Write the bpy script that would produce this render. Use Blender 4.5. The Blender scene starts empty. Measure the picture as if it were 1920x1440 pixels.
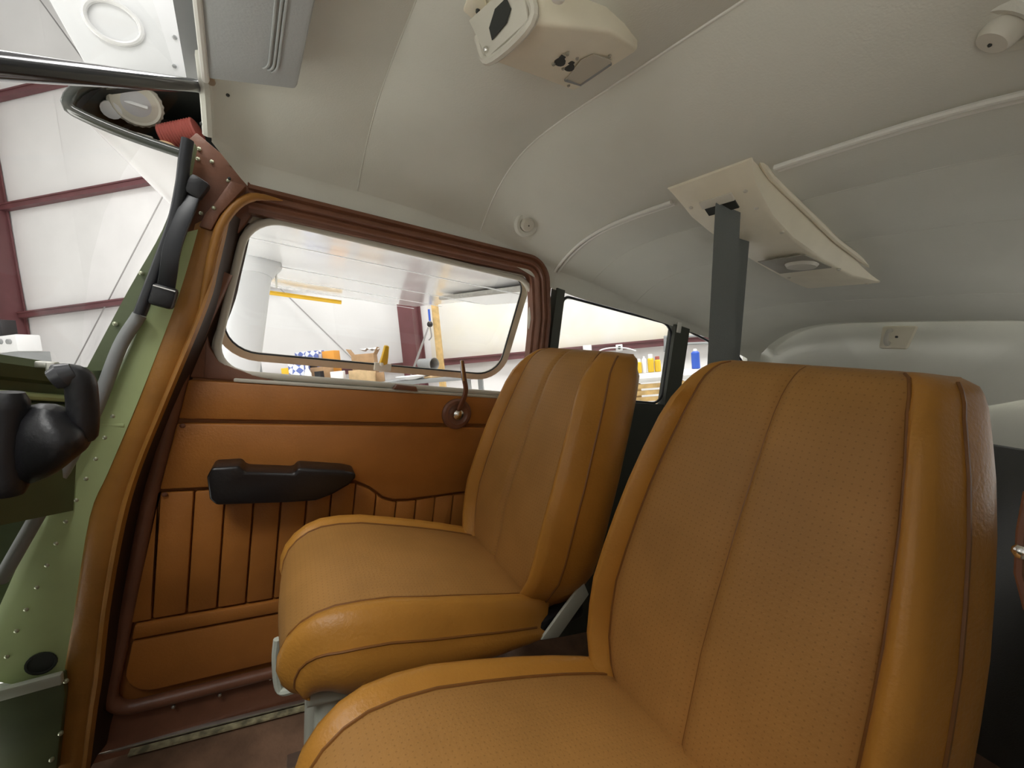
import bpy, bmesh, math, random
from mathutils import Vector, Matrix
random.seed(4)
R = math.radians
S = bpy.context.scene
COL = S.collection

# ---------------------------------------------------------------- frames of reference
# The aircraft (X aft, Y to its right side, Z up) is a taildragger parked nose-up in a hangar;
# hangar coordinates are the world's. Both come from the vanishing points of the photograph.
FPX = 749.0
CAMH = 1.75
def nrm(v): return Vector(v).normalized()
xa = nrm((1310, 105, FPX))
ya = Vector((-420, -100, FPX)); ya = (ya - xa * ya.dot(xa)).normalized()
za = xa.cross(ya)
gz = nrm((-.09, -.993, -.07))
gx = Vector((.984, -.089, -.155)); gx = (gx - gz * gx.dot(gz)).normalized()
gy = gz.cross(gx)
RA = Matrix((xa, ya, za))           # lens frame -> aircraft
RW = Matrix((gx, gy, gz))           # lens frame -> hangar
A4 = Matrix.Translation((0, 0, CAMH)) @ (RW @ RA.transposed()).to_4x4()   # aircraft -> hangar
def PA(px, py, ax, val):            # point of the aircraft seen at a pixel, on the plane axis = val
    r = RA @ Vector((px - 960, py - 720, FPX)); i = 'XYZ'.index(ax)
    return r * (val / r[i])
def PW(px, py, depth):              # point of the hangar seen at a pixel, at a depth
    r = RW @ Vector((px - 960, py - 720, FPX)); r = r * (depth / r[1])
    return Vector((r[0], r[1], r[2] + CAMH))

# ---------------------------------------------------------------- camera, world, light, exposure
cd = bpy.data.cameras.new('camera'); cam = bpy.data.objects.new('camera', cd); COL.objects.link(cam)
cd.sensor_fit = 'HORIZONTAL'; cd.sensor_width = 36; cd.lens = 36 * FPX / 1920; cd.clip_start = .01
M = RW @ Matrix(((1, 0, 0), (0, -1, 0), (0, 0, -1)))
cam.matrix_world = Matrix.Translation((0, 0, CAMH)) @ M.to_4x4()
S.camera = cam
w = bpy.data.worlds.new('world'); S.world = w; w.use_nodes = True
w.node_tree.nodes['Background'].inputs[0].default_value = (1, .985, .96, 1)
w.node_tree.nodes['Background'].inputs[1].default_value = .30
S.view_settings.view_transform = 'Standard'; S.view_settings.look = 'None'
S.view_settings.exposure = .76; S.view_settings.gamma = 1; S.view_settings.use_curve_mapping = False
def area(name, loc, size, power, rot=(0, 0, 0), col=(1, .99, .965)):
    l = bpy.data.lights.new(name, 'AREA'); l.shape = 'RECTANGLE'; l.size, l.size_y = size; l.energy = power; l.color = col
    o = bpy.data.objects.new(name, l); COL.objects.link(o); o.location = loc; o.rotation_euler = rot; return o
for x, y, p in ((-7, 3.6, 110), (-1.5, 4.4, 350), (4, 4.4, 400), (9, 4.2, 420)):
    area('hangar_area_light', (x, y, 7.6), (3.5, 1.2), p * .55)
for x, y, p in ((-1.9, -1.5, 70), (1.0, -3.8, 170), (-11.2, -2.5, 60)): area('hangar_area_light', (x, y, 7.6), (3.4, 2.0), p)  # unseen fill lamps added to brighten the floor, headliner and end wall

sl_ = bpy.data.lights.new('fill_spot', 'SPOT'); sl_.energy = 13000; sl_.spot_size = R(66); sl_.spot_blend = .5; sl_.shadow_soft_size = .5; sl_.color = (1, .99, .965)
so_ = bpy.data.objects.new('fill_spot', sl_); COL.objects.link(so_); so_.location = (-4.7, -3.8, 7.6)   # unseen spot added ahead of the nose to bounce light onto the headliner

# ---------------------------------------------------------------- materials
def mat(name, col, rough=.5, metal=0, noise=0, nscale=40, bump=0, bscale=200, spec=.5, coat=0, var=None):
    m = bpy.data.materials.new(name); m.use_nodes = True; nt = m.node_tree; p = nt.nodes['Principled BSDF']
    p.inputs['Base Color'].default_value = (*col, 1); p.inputs['Roughness'].default_value = rough
    p.inputs['Metallic'].default_value = metal; p.inputs['Specular IOR Level'].default_value = spec
    p.inputs['Coat Weight'].default_value = coat
    tc = nt.nodes.new('ShaderNodeTexCoord')
    if noise:
        n = nt.nodes.new('ShaderNodeTexNoise'); n.inputs['Scale'].default_value = nscale; n.inputs['Detail'].default_value = 4
        nt.links.new(tc.outputs['Object'], n.inputs['Vector'])
        mx = nt.nodes.new('ShaderNodeMix'); mx.data_type = 'RGBA'
        c2 = var or tuple(c * (1 - noise) for c in col); c1 = col if var else tuple(min(1, c * (1 + noise)) for c in col)
        mx.inputs[6].default_value = (*c2, 1); mx.inputs[7].default_value = (*c1, 1)
        rmp = nt.nodes.new('ShaderNodeMapRange'); rmp.inputs[1].default_value = .35; rmp.inputs[2].default_value = .65
        nt.links.new(n.outputs['Fac'], rmp.inputs[0]); nt.links.new(rmp.outputs[0], mx.inputs[0])
        nt.links.new(mx.outputs[2], p.inputs['Base Color'])
    if bump:
        n2 = nt.nodes.new('ShaderNodeTexNoise'); n2.inputs['Scale'].default_value = bscale; n2.inputs['Detail'].default_value = 3
        nt.links.new(tc.outputs['Object'], n2.inputs['Vector'])
        b = nt.nodes.new('ShaderNodeBump'); b.inputs['Strength'].default_value = bump; b.inputs['Distance'].default_value = .002
        nt.links.new(n2.outputs['Fac'], b.inputs['Height']); nt.links.new(b.outputs[0], p.inputs['Normal'])
    return m
def leather_perf(name, col, axes):
    """leather with rows of tiny punched holes (fine relief)"""
    m = mat(name, col, .5, noise=.06, nscale=12, bump=.25, bscale=260, spec=.3); nt = m.node_tree; p = nt.nodes['Principled BSDF']
    tc = nt.nodes.new('ShaderNodeTexCoord'); sp = nt.nodes.new('ShaderNodeSeparateXYZ'); nt.links.new(tc.outputs['Object'], sp.inputs[0])
    def math_(op, a, b=None):
        n = nt.nodes.new('ShaderNodeMath'); n.operation = op
        for i, v in enumerate((a, b)):
            if v is None: continue
            if isinstance(v, (int, float)): n.inputs[i].default_value = v
            else: nt.links.new(v, n.inputs[i])
        return n.outputs[0]
    k = 2 * math.pi / .0095
    s1 = math_('SINE', math_('MULTIPLY', math_('ADD', sp.outputs[axes[0]], sp.outputs[axes[1]]), k * .7))
    s2 = math_('SINE', math_('MULTIPLY', math_('SUBTRACT', sp.outputs[axes[0]], sp.outputs[axes[1]]), k * .7))
    h = math_('GREATER_THAN', math_('MULTIPLY', s1, s2), .84)
    mx = nt.nodes.new('ShaderNodeMix'); mx.data_type = 'RGBA'
    src = p.inputs['Base Color'].links[0].from_socket
    nt.links.new(src, mx.inputs[6]); mx.inputs[7].default_value = (col[0] * .45, col[1] * .4, col[2] * .4, 1)
    nt.links.new(math_('MULTIPLY', h, .38), mx.inputs[0]); nt.links.new(mx.outputs[2], p.inputs['Base Color'])
    return m
def glass(name, tint=(.97, .98, .98), refl=.06):
    m = bpy.data.materials.new(name); m.use_nodes = True; nt = m.node_tree; nt.nodes.remove(nt.nodes['Principled BSDF'])
    t = nt.nodes.new('ShaderNodeBsdfTransparent'); t.inputs[0].default_value = (*tint, 1)
    g = nt.nodes.new('ShaderNodeBsdfGlossy'); g.inputs['Roughness'].default_value = .03
    mx = nt.nodes.new('ShaderNodeMixShader'); mx.inputs[0].default_value = refl
    nt.links.new(t.outputs[0], mx.inputs[1]); nt.links.new(g.outputs[0], mx.inputs[2])
    nt.links.new(mx.outputs[0], nt.nodes['Material Output'].inputs[0]); return m

LEA = (.43, .20, .040)
m_leather = mat('tan_leather', (.47, .215, .036), .38, noise=.07, nscale=10, bump=.3, bscale=220, spec=.4)
LEP = (.40, .20, .055)
m_perf_back = leather_perf('perforated_tan_leather_back', LEP, ('Y', 'Z'))
m_perf_seat = leather_perf('perforated_tan_leather_seat', LEP, ('X', 'Y'))
m_pipe = mat('dark_tan_welt', (.22, .09, .02), .42)
m_door = mat('brown_vinyl', (.41, .155, .03), .42, noise=.06, nscale=14, bump=.3, bscale=240)
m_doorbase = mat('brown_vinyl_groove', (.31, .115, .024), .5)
m_frame = mat('brown_frame_vinyl', (.19, .078, .042), .42, noise=.1, nscale=20, bump=.3, bscale=150)
m_post = mat('tan_post_vinyl', (.36, .16, .03), .45, noise=.1, nscale=16, bump=.3, bscale=150)
m_head = mat('grey_headliner', (.72, .72, .645), .75, noise=.03, nscale=6, bump=.15, bscale=350)
m_visor = mat('grey_visor_vinyl', (.46, .48, .48), .6, bump=.2, bscale=300)
m_seam = mat('pale_piping', (.85, .84, .78), .5)
m_cream = mat('cream_plastic', (.86, .80, .64), .42, noise=.03, nscale=20)
m_cream2 = mat('ivory_plastic_plate', (.68, .65, .56), .38)
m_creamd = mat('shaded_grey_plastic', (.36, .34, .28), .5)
m_black = mat('black_plastic', (.012, .012, .014), .4, bump=.2, bscale=180)
m_blackarm = mat('black_grained_vinyl', (.008, .006, .006), .36, bump=.2, bscale=160)
m_web = mat('black_webbing', (.15, .165, .16), .8, bump=.4, bscale=500)
m_rubber = mat('dark_rubber', (.018, .02, .024), .35)
m_chrome = mat('polished_metal', (.75, .74, .70), .2, metal=1)
m_alu = mat('aluminium', (.62, .61, .56), .38, metal=1, noise=.08, nscale=30)
m_rim = mat('pale_rubber_rim', (.56, .53, .45), .5)
m_sash = mat('aged_aluminium_sash', (.60, .55, .43), .38, metal=.6, noise=.1, nscale=18)
m_gframe = mat('grey_green_enamel', (.52, .55, .47), .42)
m_green = mat('green_primer', (.52, .63, .31), .45, noise=.08, nscale=8)
m_olive = mat('olive_paint', (.10, .125, .06), .45, noise=.12, nscale=10)
m_darkolive = mat('dark_olive_trim', (.06, .066, .052), .5)
m_char = mat('charcoal_carpet', (.10, .10, .095), .9, bump=.5, bscale=300)
m_rivet = mat('rivet_metal', (.55, .58, .42), .35, metal=.5)
m_carpet = mat('brown_floor_vinyl', (.20, .115, .07), .6, noise=.25, nscale=14, bump=.5, bscale=90)
m_wing = mat('white_gloss_paint', (.80, .80, .80), .16, spec=.5, coat=.3)
m_strut = mat('white_strut_paint', (.78, .79, .80), .35)
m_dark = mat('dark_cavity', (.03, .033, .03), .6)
m_red = mat('red_duct_hose', (.36, .085, .065), .55)
m_glass = glass('clear_acrylic'); m_shield = glass('windshield_acrylic', (.97, .975, .97), .05)
m_wall = mat('white_insulation', (.80, .79, .78), .55, noise=.03, nscale=1.2, bump=.35, bscale=5)
m_wally = mat('yellowed_insulation', (.80, .79, .77), .55, noise=1, nscale=.9, var=(.80, .76, .62), bump=.35, bscale=5)
m_girt = mat('maroon_steel', (.13, .045, .05), .5, noise=.1, nscale=4)
m_conc = mat('hangar_concrete', (.70, .69, .66), .6, noise=.12, nscale=2)
m_card = mat('cardboard', (.40, .25, .13), .8, noise=.12, nscale=10)
m_card2 = mat('pale_cardboard', (.62, .44, .24), .8, noise=.1, nscale=10)
m_wood = mat('pine_wood', (.60, .40, .16), .6, noise=.2, nscale=9)
m_white = mat('white_plastic', (.82, .82, .82), .4)
m_blue = mat('blue_plastic', (.03, .10, .50), .4)
m_grey = mat('grey_plastic', (.28, .29, .29), .5)
m_yellow = mat('yellow_plastic', (.80, .48, .03), .35)
m_oil = mat('yellow_oil', (.75, .50, .02), .15)
m_orange = mat('orange_card', (.75, .33, .05), .6)
m_rodm = mat('steel_rod', (.35, .34, .33), .4, metal=.6)
def checker_mat():
    m = mat('blue_check_print', (.8, .8, .85), .6); nt = m.node_tree; p = nt.nodes['Principled BSDF']
    c = nt.nodes.new('ShaderNodeTexChecker'); c.inputs['Scale'].default_value = 14
    c.inputs[1].default_value = (.75, .78, .86, 1); c.inputs[2].default_value = (.12, .17, .45, 1)
    tc = nt.nodes.new('ShaderNodeTexCoord'); mp = nt.nodes.new('ShaderNodeMapping'); mp.inputs['Rotation'].default_value = (.3, R(45), .3)
    nt.links.new(tc.outputs['Object'], mp.inputs[0]); nt.links.new(mp.outputs[0], c.inputs[0])
    nt.links.new(c.outputs[0], p.inputs['Base Color']); return m
m_check = checker_mat()

# ---------------------------------------------------------------- builders
AIR = []          # top-level objects that belong to the aircraft (tilted with it at the end)
class G:
    """collects geometry of one mesh"""
    def __init__(s): s.v = []; s.f = []
    def add(s, vs, fs):
        b = len(s.v); s.v += [tuple(v) for v in vs]; s.f += [tuple(i + b for i in f) for f in fs]; return s
    def box(s, c, d, rot=None):
        vs = [Vector((x * d[0] / 2, y * d[1] / 2, z * d[2] / 2)) for x in (-1, 1) for y in (-1, 1) for z in (-1, 1)]
        if rot is not None: vs = [rot @ v for v in vs]
        c = Vector(c); return s.add([v + c for v in vs], [(0, 1, 3, 2), (4, 6, 7, 5), (0, 4, 5, 1), (2, 3, 7, 6), (0, 2, 6, 4), (1, 5, 7, 3)])
    def grid(s, rows, closed=False, flip=False):
        nu = len(rows[0]); vs = [v for r in rows for v in r]; fs = []
        for i in range(len(rows) - 1):
            for j in range(nu if closed else nu - 1):
                k = (j + 1) % nu; q = (i * nu + j, i * nu + k, (i + 1) * nu + k, (i + 1) * nu + j)
                fs.append(q[::-1] if flip else q)
        return s.add(vs, fs)
    def loft(s, rings, cap=True):
        s.grid(rings, True); n = len(rings[0]); t = len(s.v)
        if cap:
            s.f.append(tuple(range(t - n, t))); b = t - n * len(rings); s.f.append(tuple(range(b, b + n))[::-1])
        return s
    def tube(s, path, r, n=10, cap=True, closed=False):
        path = [Vector(p) for p in path]; rr = r if isinstance(r, (list, tuple)) else [r] * len(path); rings = []
        up = None; m = len(path)
        for i, p in enumerate(path):
            if closed: t = (path[(i + 1) % m] - path[i - 1]).normalized()
            else: t = (path[min(i + 1, m - 1)] - path[max(i - 1, 0)]).normalized()
            if up is None: up = Vector((0, 0, 1)) if abs(t.z) < .9 else Vector((1, 0, 0))
            a = t.cross(up).normalized(); up = a.cross(t).normalized()
            rings.append([p + (a * math.cos(2 * math.pi * k / n) + up * math.sin(2 * math.pi * k / n)) * rr[i] for k in range(n)])
        if closed: return s.grid(rings + [rings[0]], True)
        return s.loft(rings, cap)
    def ribbon(s, path, wdir, wid, th):
        """flat band along path; wdir = width direction(s)"""
        path = [Vector(p) for p in path]; rings = []
        for i, p in enumerate(path):
            t = (path[min(i + 1, len(path) - 1)] - path[max(i - 1, 0)]).normalized()
            w_ = Vector(wdir[i] if isinstance(wdir, list) else wdir); w_ = (w_ - t * w_.dot(t)).normalized(); nn = t.cross(w_)
            ww = wid[i] if isinstance(wid, list) else wid
            rings.append([p + w_ * ww / 2 + nn * th / 2, p - w_ * ww / 2 + nn * th / 2, p - w_ * ww / 2 - nn * th / 2, p + w_ * ww / 2 - nn * th / 2])
        return s.loft(rings)
    def prism(s, poly, dv):
        """polygon (3D points) extruded by vector dv"""
        n = len(poly); dv = Vector(dv); vs = [Vector(p) for p in poly] + [Vector(p) + dv for p in poly]
        return s.add(vs, [tuple(range(n))[::-1], tuple(range(n, 2 * n))] + [(i, (i + 1) % n, n + (i + 1) % n, n + i) for i in range(n)])
    def lathe(s, o, axis, prof, n=24):
        """prof = [(radius, height along axis)]"""
        o = Vector(o); ax = Vector(axis).normalized(); a = ax.orthogonal().normalized(); b = ax.cross(a)
        return s.loft([[o + ax * h + (a * math.cos(2 * math.pi * k / n) + b * math.sin(2 * math.pi * k / n)) * max(r, 1e-4) for k in range(n)] for r, h in prof])
    def ball(s, c, r, n=8, sq=(1, 1, 1)):
        c = Vector(c); rings = []
        for i in range(1, n // 2 + 1):
            th = math.pi * i / (n // 2 + 1)
            rings.append([c + Vector((r * sq[0] * math.sin(th) * math.cos(2 * math.pi * k / n), r * sq[1] * math.sin(th) * math.sin(2 * math.pi * k / n), r * sq[2] * math.cos(th))) for k in range(n)])
        return s.loft(rings)

def obj(name, g, m, parent=None, air=False, base=None, bevel=0, seg=2, ang=38, sub=0, smooth=True, **props):
    """links G as one mesh object; base = origin of the mesh (a parent's base when it has one)"""
    if parent is not None: base = Vector(parent['_base'])
    elif base is None:
        n = len(g.v); base = Vector((sum(v[0] for v in g.v) / n, sum(v[1] for v in g.v) / n, min(v[2] for v in g.v)))
    base = Vector(base)
    me = bpy.data.meshes.new(name); me.from_pydata([tuple(Vector(v) - base) for v in g.v], [], g.f); me.update()
    bm = bmesh.new(); bm.from_mesh(me); bmesh.ops.remove_doubles(bm, verts=bm.verts, dist=1e-5); bmesh.ops.recalc_face_normals(bm, faces=bm.faces)
    if bevel:
        es = [e for e in bm.edges if len(e.link_faces) == 2 and e.calc_face_angle(0) > R(35)]
        bmesh.ops.bevel(bm, geom=es, offset=bevel, segments=seg, profile=.5, affect='EDGES', clamp_overlap=True)
    bm.to_mesh(me); bm.free()
    if smooth:
        for p in me.polygons: p.use_smooth = True
        me.set_sharp_from_angle(angle=R(ang))
    me.materials.append(m)
    o = bpy.data.objects.new(name, me); COL.objects.link(o); o['_base'] = tuple(base)
    if sub: md = o.modifiers.new('sub', 'SUBSURF'); md.levels = sub; md.render_levels = sub
    if parent is not None: o.parent = parent
    else:
        o.location = base
        if air: AIR.append(o)
    for k, v in props.items(): o[k] = v
    return o
def thing(name, label, cat, base, air=True, group=None, kind=None):
    o = bpy.data.objects.new(name, None); COL.objects.link(o); o.location = base; o['_base'] = tuple(base); o.empty_display_size = .05
    if label: o['label'] = label
    if cat: o['category'] = cat
    if group: o['group'] = group
    if kind: o['kind'] = kind
    if air: AIR.append(o)
    return o
def roundpoly(pts, r, n=6):
    """2D polygon with rounded corners"""
    out = []; m = len(pts)
    for i in range(m):
        p = Vector(pts[i]); a = Vector(pts[i - 1]) - p; b = Vector(pts[(i + 1) % m]) - p
        rr = r[i] if isinstance(r, (list, tuple)) else r
        if rr <= 0: out.append(p); continue
        an = a.angle(b) / 2; d = min(rr / math.tan(an), a.length * .49, b.length * .49); rr2 = d * math.tan(an)
        c = p + (a.normalized() + b.normalized()).normalized() * (rr2 / math.sin(an))
        p0 = p + a.normalized() * d; p1 = p + b.normalized() * d
        a0 = math.atan2(p0.y - c.y, p0.x - c.x); a1 = math.atan2(p1.y - c.y, p1.x - c.x)
        da = (a1 - a0 + math.pi) % (2 * math.pi) - math.pi
        for k in range(n + 1): t = a0 + da * k / n; out.append(c + Vector((math.cos(t), math.sin(t))) * rr2)
    return out
def offset2(pts, d):
    """closed 2D polygon moved outwards by d (away from the centroid side)"""
    m = len(pts); ar = sum(pts[i].x * pts[(i + 1) % m].y - pts[(i + 1) % m].x * pts[i].y for i in range(m)); sg = 1 if ar > 0 else -1
    out = []
    for i in range(m):
        t = (pts[(i + 1) % m] - pts[i - 1]).normalized(); out.append(pts[i] + Vector((t.y, -t.x)) * d * sg)
    return out
def lerp(tab, x):
    """piecewise linear table"""
    if x <= tab[0][0]: return tab[0][1]
    for (a, b), (c, d) in zip(tab, tab[1:]):
        if x <= c: return b + (d - b) * (x - a) / (c - a)
    return tab[-1][1]
def smooth_path(pts, n=6):
    """Catmull-Rom through the points"""
    pts = [Vector(p) for p in pts]; q = [pts[0] * 2 - pts[1]] + pts + [pts[-1] * 2 - pts[-2]]; out = []
    for i in range(1, len(q) - 2):
        for k in range(n):
            t = k / n; a, b, c, d = q[i - 1], q[i], q[i + 1], q[i + 2]
            out.append(.5 * ((2 * b) + (c - a) * t + (2 * a - 5 * b + 4 * c - d) * t * t + (3 * b - a - 3 * c + d) * t ** 3))
    out.append(pts[-1]); return out

# ================================================================ HANGAR
WY = 7.0
back = thing('wall_back', 'white insulated hangar wall with maroon girts and steel columns', None, (0, WY, 0), air=False, kind='structure')
girts = sorted([PW(65, 172, WY).z, PW(115, 374, WY).z, PW(120, 583, WY).z, PW(900, 674, WY).z])
zs = [0] + girts + [girts[-1] + 4.4, girts[-1] + 6.6]
xs = [-19 + 1.83 * i for i in range(21)]
for zi, (z0, z1) in enumerate(zip(zs, zs[1:])):
    for xi, (x0, x1) in enumerate(zip(xs, xs[1:])):
        g = G(); n = 6; rows = []
        for j in range(5):
            rows.append([(x0 + (x1 - x0) * (k / n) - (0 if 0 < k < n else 0), WY + .03 - .035 * math.sin(math.pi * k / n) * math.sin(math.pi * j / 4) - .004 * random.random(), z0 + (z1 - z0) * j / 4) for k in range(n + 1)])
        g.grid(rows)
        obj('insulation_panel', g, m_wally if zi == 1 and 9 <= xi <= 13 else m_wall, back)
obj('backing_sheet', G().box((0, WY + .08, 8), (40, .06, 16)), m_wall, back)
for z in zs[1:]:
    obj('girt', G().box((0, WY - .06, z), (39, .12, .10)).box((0, WY - .13, z + .055), (39, .02, .03)), m_girt, back, smooth=False)
def column(px0, py0, px1, py1, wpx, depth):
    a = PW(px0, py0, depth); b = PW(px1, py1, depth); wd = wpx / FPX * depth; x = (a.x + b.x) / 2
    g = G().box((x, depth, 5), (wd, .03, 10)).box((x + wd * .28, depth + .2, 5), (.02, .4, 10))
    g.box((x, depth + .38, 5), (wd, .03, 10))
    return obj('steel_column', g, m_girt, back, smooth=False)
column(-28, 440, -12, 600, 28, 6.6); column(757, 580, 772, 680, 30, 6.6)
for p in (((75, 0), (175, 138)), ((320, 340), (148, 668)), ((545, 560), (660, 672))):
    a, b = PW(*p[0], 6.9), PW(*p[1], 6.9); d = b - a
    obj('brace_rod', G().tube([a - d * .6, b + d * .4], .012, 6), m_rodm, back)
m_dull = mat('dull_grey_cladding', (.70, .70, .70), .7)
obj('wall_end', G().box((-14.5, -1.5, 5), (.1, 17, 10)), m_dull, kind='structure')
obj('wall_far', G().box((0, -10, 5), (29, .1, 10)), m_dull, kind='structure')
obj('floor_hangar', G().box((0, -1, -.05), (40, 20, .1)), m_conc, kind='structure')

def wbox(name, lab, cat, px, depth, m, dy=.3, rz=0, grp=None, taper=0):
    """a box standing at a pixel rectangle, returned as one thing"""
    x0, y0, x1, y1 = px; a = PW(x0, y1, depth); b = PW(x1, y0, depth); c = (a + b) / 2
    g = G(); wx = abs(PW(x1, (y0 + y1) / 2, depth).x - PW(x0, (y0 + y1) / 2, depth).x); hz = PW((x0 + x1) / 2, y0, depth).z - PW((x0 + x1) / 2, y1, depth).z
    cc = PW((x0 + x1) / 2, (y0 + y1) / 2, depth)
    g.box(cc, (wx, dy, hz), Matrix.Rotation(rz, 3, 'Z'))
    o = obj(name, g, m, bevel=.006); o['label'] = lab; o['category'] = cat
    if grp: o['group'] = grp
    return o, cc, wx, hz
# long workbench under the door window's view
BD = 5.4
bt = PW(640, 722, BD).z
wb = thing('workbench', 'long grey workbench along the hangar wall heaped with boxes', 'workbench', (PW(640, 720, BD).x, BD, 0), air=False)
bx0, bx1 = PW(430, 720, BD).x, PW(900, 735, BD).x
obj('bench_top', G().box(((bx0 + bx1) / 2, BD + .15, bt - .03), (bx1 - bx0, .9, .06)), m_grey, wb, bevel=.005)
for x in (bx0 + .1, (bx0 + bx1) / 2, bx1 - .1):
    for y in (BD - .22, BD + .52): obj('leg', G().box((x, y, (bt - .06) / 2), (.07, .07, bt - .06)), m_grey, wb, smooth=False)
def on_bench(px, depth=BD):   # floor the pixel box on the bench top
    x0, y0, x1, y1 = px
    return px
def tbox(name, lab, cat, px, depth, m, dy=.28, rz=0., flaps=False):
    x0, y0, x1, y1 = px; top = PW((x0 + x1) / 2, y0, depth); wx = (x1 - x0) / FPX * depth; hz = top.z - bt
    if hz < .03: hz = .03
    c = Vector((top.x, depth, bt + hz / 2)); rm = Matrix.Rotation(rz, 3, 'Z')
    t = thing(name, lab, cat, (c.x, c.y, bt), air=False)
    g = G().box(c, (wx, dy, hz), rm)
    obj('box_body', g, m, t, bevel=.004)
    if flaps:
        for sx in (-1, 1):
            q = rm @ Matrix.Rotation(-sx * .6, 3, 'Y')
            obj('flap', G().box(c + rm @ Vector((sx * (wx / 2 + .03), 0, hz / 2 + .035)), (.008, dy * .95, .12), Matrix.Rotation(rz, 3, 'Z') @ Matrix.Rotation(sx * .55, 3, 'Y')), m, t, smooth=False)
    return t
tbox('cardboard_box', 'open brown cardboard box standing tallest in the middle of the workbench', 'box', (662, 664, 704, 690), BD + .25, m_card, .3, .3, True)
tbox('cardboard_box', 'small tan cardboard box at the bench front with its face towards us', 'box', (657, 693, 700, 716), BD - .1, m_card2, .2, -.1)
tbox('patterned_box', 'blue and white checked box lying left on the workbench', 'box', (545, 681, 575, 704), BD - .1, m_check, .22, .25)
tbox('patterned_carton', 'flat checked carton with an orange lid behind the blue checked box', 'box', (556, 659, 606, 672), BD + .35, m_check, .2, 0)
tbox('orange_lid_box', 'orange topped tray at the right end of the flat checked carton', 'box', (608, 658, 632, 668), BD + .36, m_orange, .2, .1)
tbox('white_carton', 'small white carton between the brown junk and the tan box', 'box', (621, 696, 645, 714), BD - .12, m_white, .14, .3)
tbox('junk_crate', 'low brown crate of scrap left of the white carton', 'crate', (586, 688, 620, 712), BD, m_card, .2, -.2)
tbox('long_carton', 'long flat tan carton at the right end of the workbench', 'box', (800, 711, 862, 730), BD - .1, m_card2, .3, .05)
tbox('dark_tool_case', 'black tool case behind the checked box', 'case', (577, 684, 590, 700), BD + .14, m_black, .15, 0)
a = PW(575, 685, BD - .2)
g = G().lathe((a.x, a.y, bt), (0, 0, 1), [(.045, 0), (.05, .02), (.05, (a.z - bt) * .65), (.02, (a.z - bt) * .85), (.02, a.z - bt)], 14)
o = obj('spray_bottle', g, m_white); o['label'] = 'white bottle in front of the blue checked box'; o['category'] = 'bottle'
tbox('brown_bag', 'rumpled brown paper bag right of the tan box', 'bag', (706, 698, 720, 714), BD + .05, m_card, .14, .4)
tbox('black_tin', 'small black tin between the checked box and the junk crate', 'tin', (592, 696, 604, 713), BD - .22, m_black, .1, 0)
tbox('yellow_packet', 'yellow packet at the left end of the bench clutter', 'packet', (530, 690, 546, 706), BD - .12, m_yellow, .12, .2)
# crumpled white paper on the open box
a = PW(694, 652, BD + .25); g = G()
g.grid([[(a.x + (i - 3) * .04, a.y + (j - 2) * .05, a.z - .05 + .05 * random.random()) for i in range(7)] for j in range(5)])
o = obj('packing_paper', g, m_white, smooth=False); o['label'] = 'crumpled white packing paper sticking out of the tallest cardboard box'; o['category'] = 'paper'
# grey roll lying on the bench, white dish
a = PW(803, 682, BD + .1); ax = nrm((1, -.55, -.1)); rad = .085
t = thing('grey_bucket', 'grey bucket lying on its side near the right end of the bench', 'bucket', (a.x, a.y, bt), air=False)
obj('bucket_wall', G().lathe(a - ax * .17, ax, [(.001, 0), (rad * .8, 0), (rad, .30), (rad * 1.07, .30), (rad * .95, .29), (rad * .75, .01), (.001, .01)], 20), m_grey, t)
obj('stand', G().box((a.x, a.y, (bt + a.z - rad) / 2), (.12, .12, max(.02, a.z - rad - bt))), m_dark, t, smooth=False)
a = PW(775, 706, BD - .22)
o = obj('white_dish', G().lathe((a.x, a.y, max(a.z - .04, bt)), (0, 0, 1), [(.05, 0), (.1, .005), (.24, .05), (.235, .055), (.1, .015), (.01, .012)], 24), m_white)
o['label'] = 'shallow white dish on the bench below the grey bucket'; o['category'] = 'dish'
# machine at the left end of the bench
a0 = PW(470, 690, BD + .2)
t = thing('grey_machine', 'tall grey bench machine beside the white wing strut', 'machine', (a0.x, a0.y, bt), air=False)
wz = PW(470, 604, BD + .2).z
obj('machine_body', G().box((a0.x, a0.y, (bt + wz) / 2), (.2, .25, wz - bt)), m_grey, t, bevel=.02)
obj('control_panel', G().box((a0.x, a0.y - .14, wz - .35), (.15, .03, .3)), m_alu, t, bevel=.01)
b = PW(460, 688, BD - .1); obj('motor', G().box((b.x, b.y, b.z), (.16, .16, .10)), m_black, t, bevel=.02)
# right-hand pallet table with jars
JD = 5.6
jt = PW(1215, 698, JD).z
tb = thing('pallet_table', 'pale table top on a pine pallet seen through the rear cabin window', 'table', (PW(1215, 720, JD).x, JD, 0), air=False)
jx0, jx1 = PW(1010, 700, JD).x, PW(1420, 700, JD).x
obj('table_top', G().box(((jx0 + jx1) / 2, JD - .35, jt - .03), (jx1 - jx0, 1.0, .05)), m_conc, tb, bevel=.005)
for k in range(4): obj('pallet_board', G().box(((jx0 + jx1) / 2, JD - .84 + .001 * k, jt - .10 - .075 * k), (jx1 - jx0, .02, .05)), m_wood, tb, smooth=False)
for k in range(6): obj('pallet_block', G().box((jx0 + (jx1 - jx0) * (k + .5) / 6, JD - .78, jt - .2), (.12, .09, .26)), m_wood, tb, smooth=False)
for x in (jx0 + .1, jx1 - .1):
    for y in (JD - .7, JD + .05): obj('leg', G().box((x, y, (jt - .05) / 2), (.08, .08, jt - .05)), m_wood, tb, smooth=False)
jars = []
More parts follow.
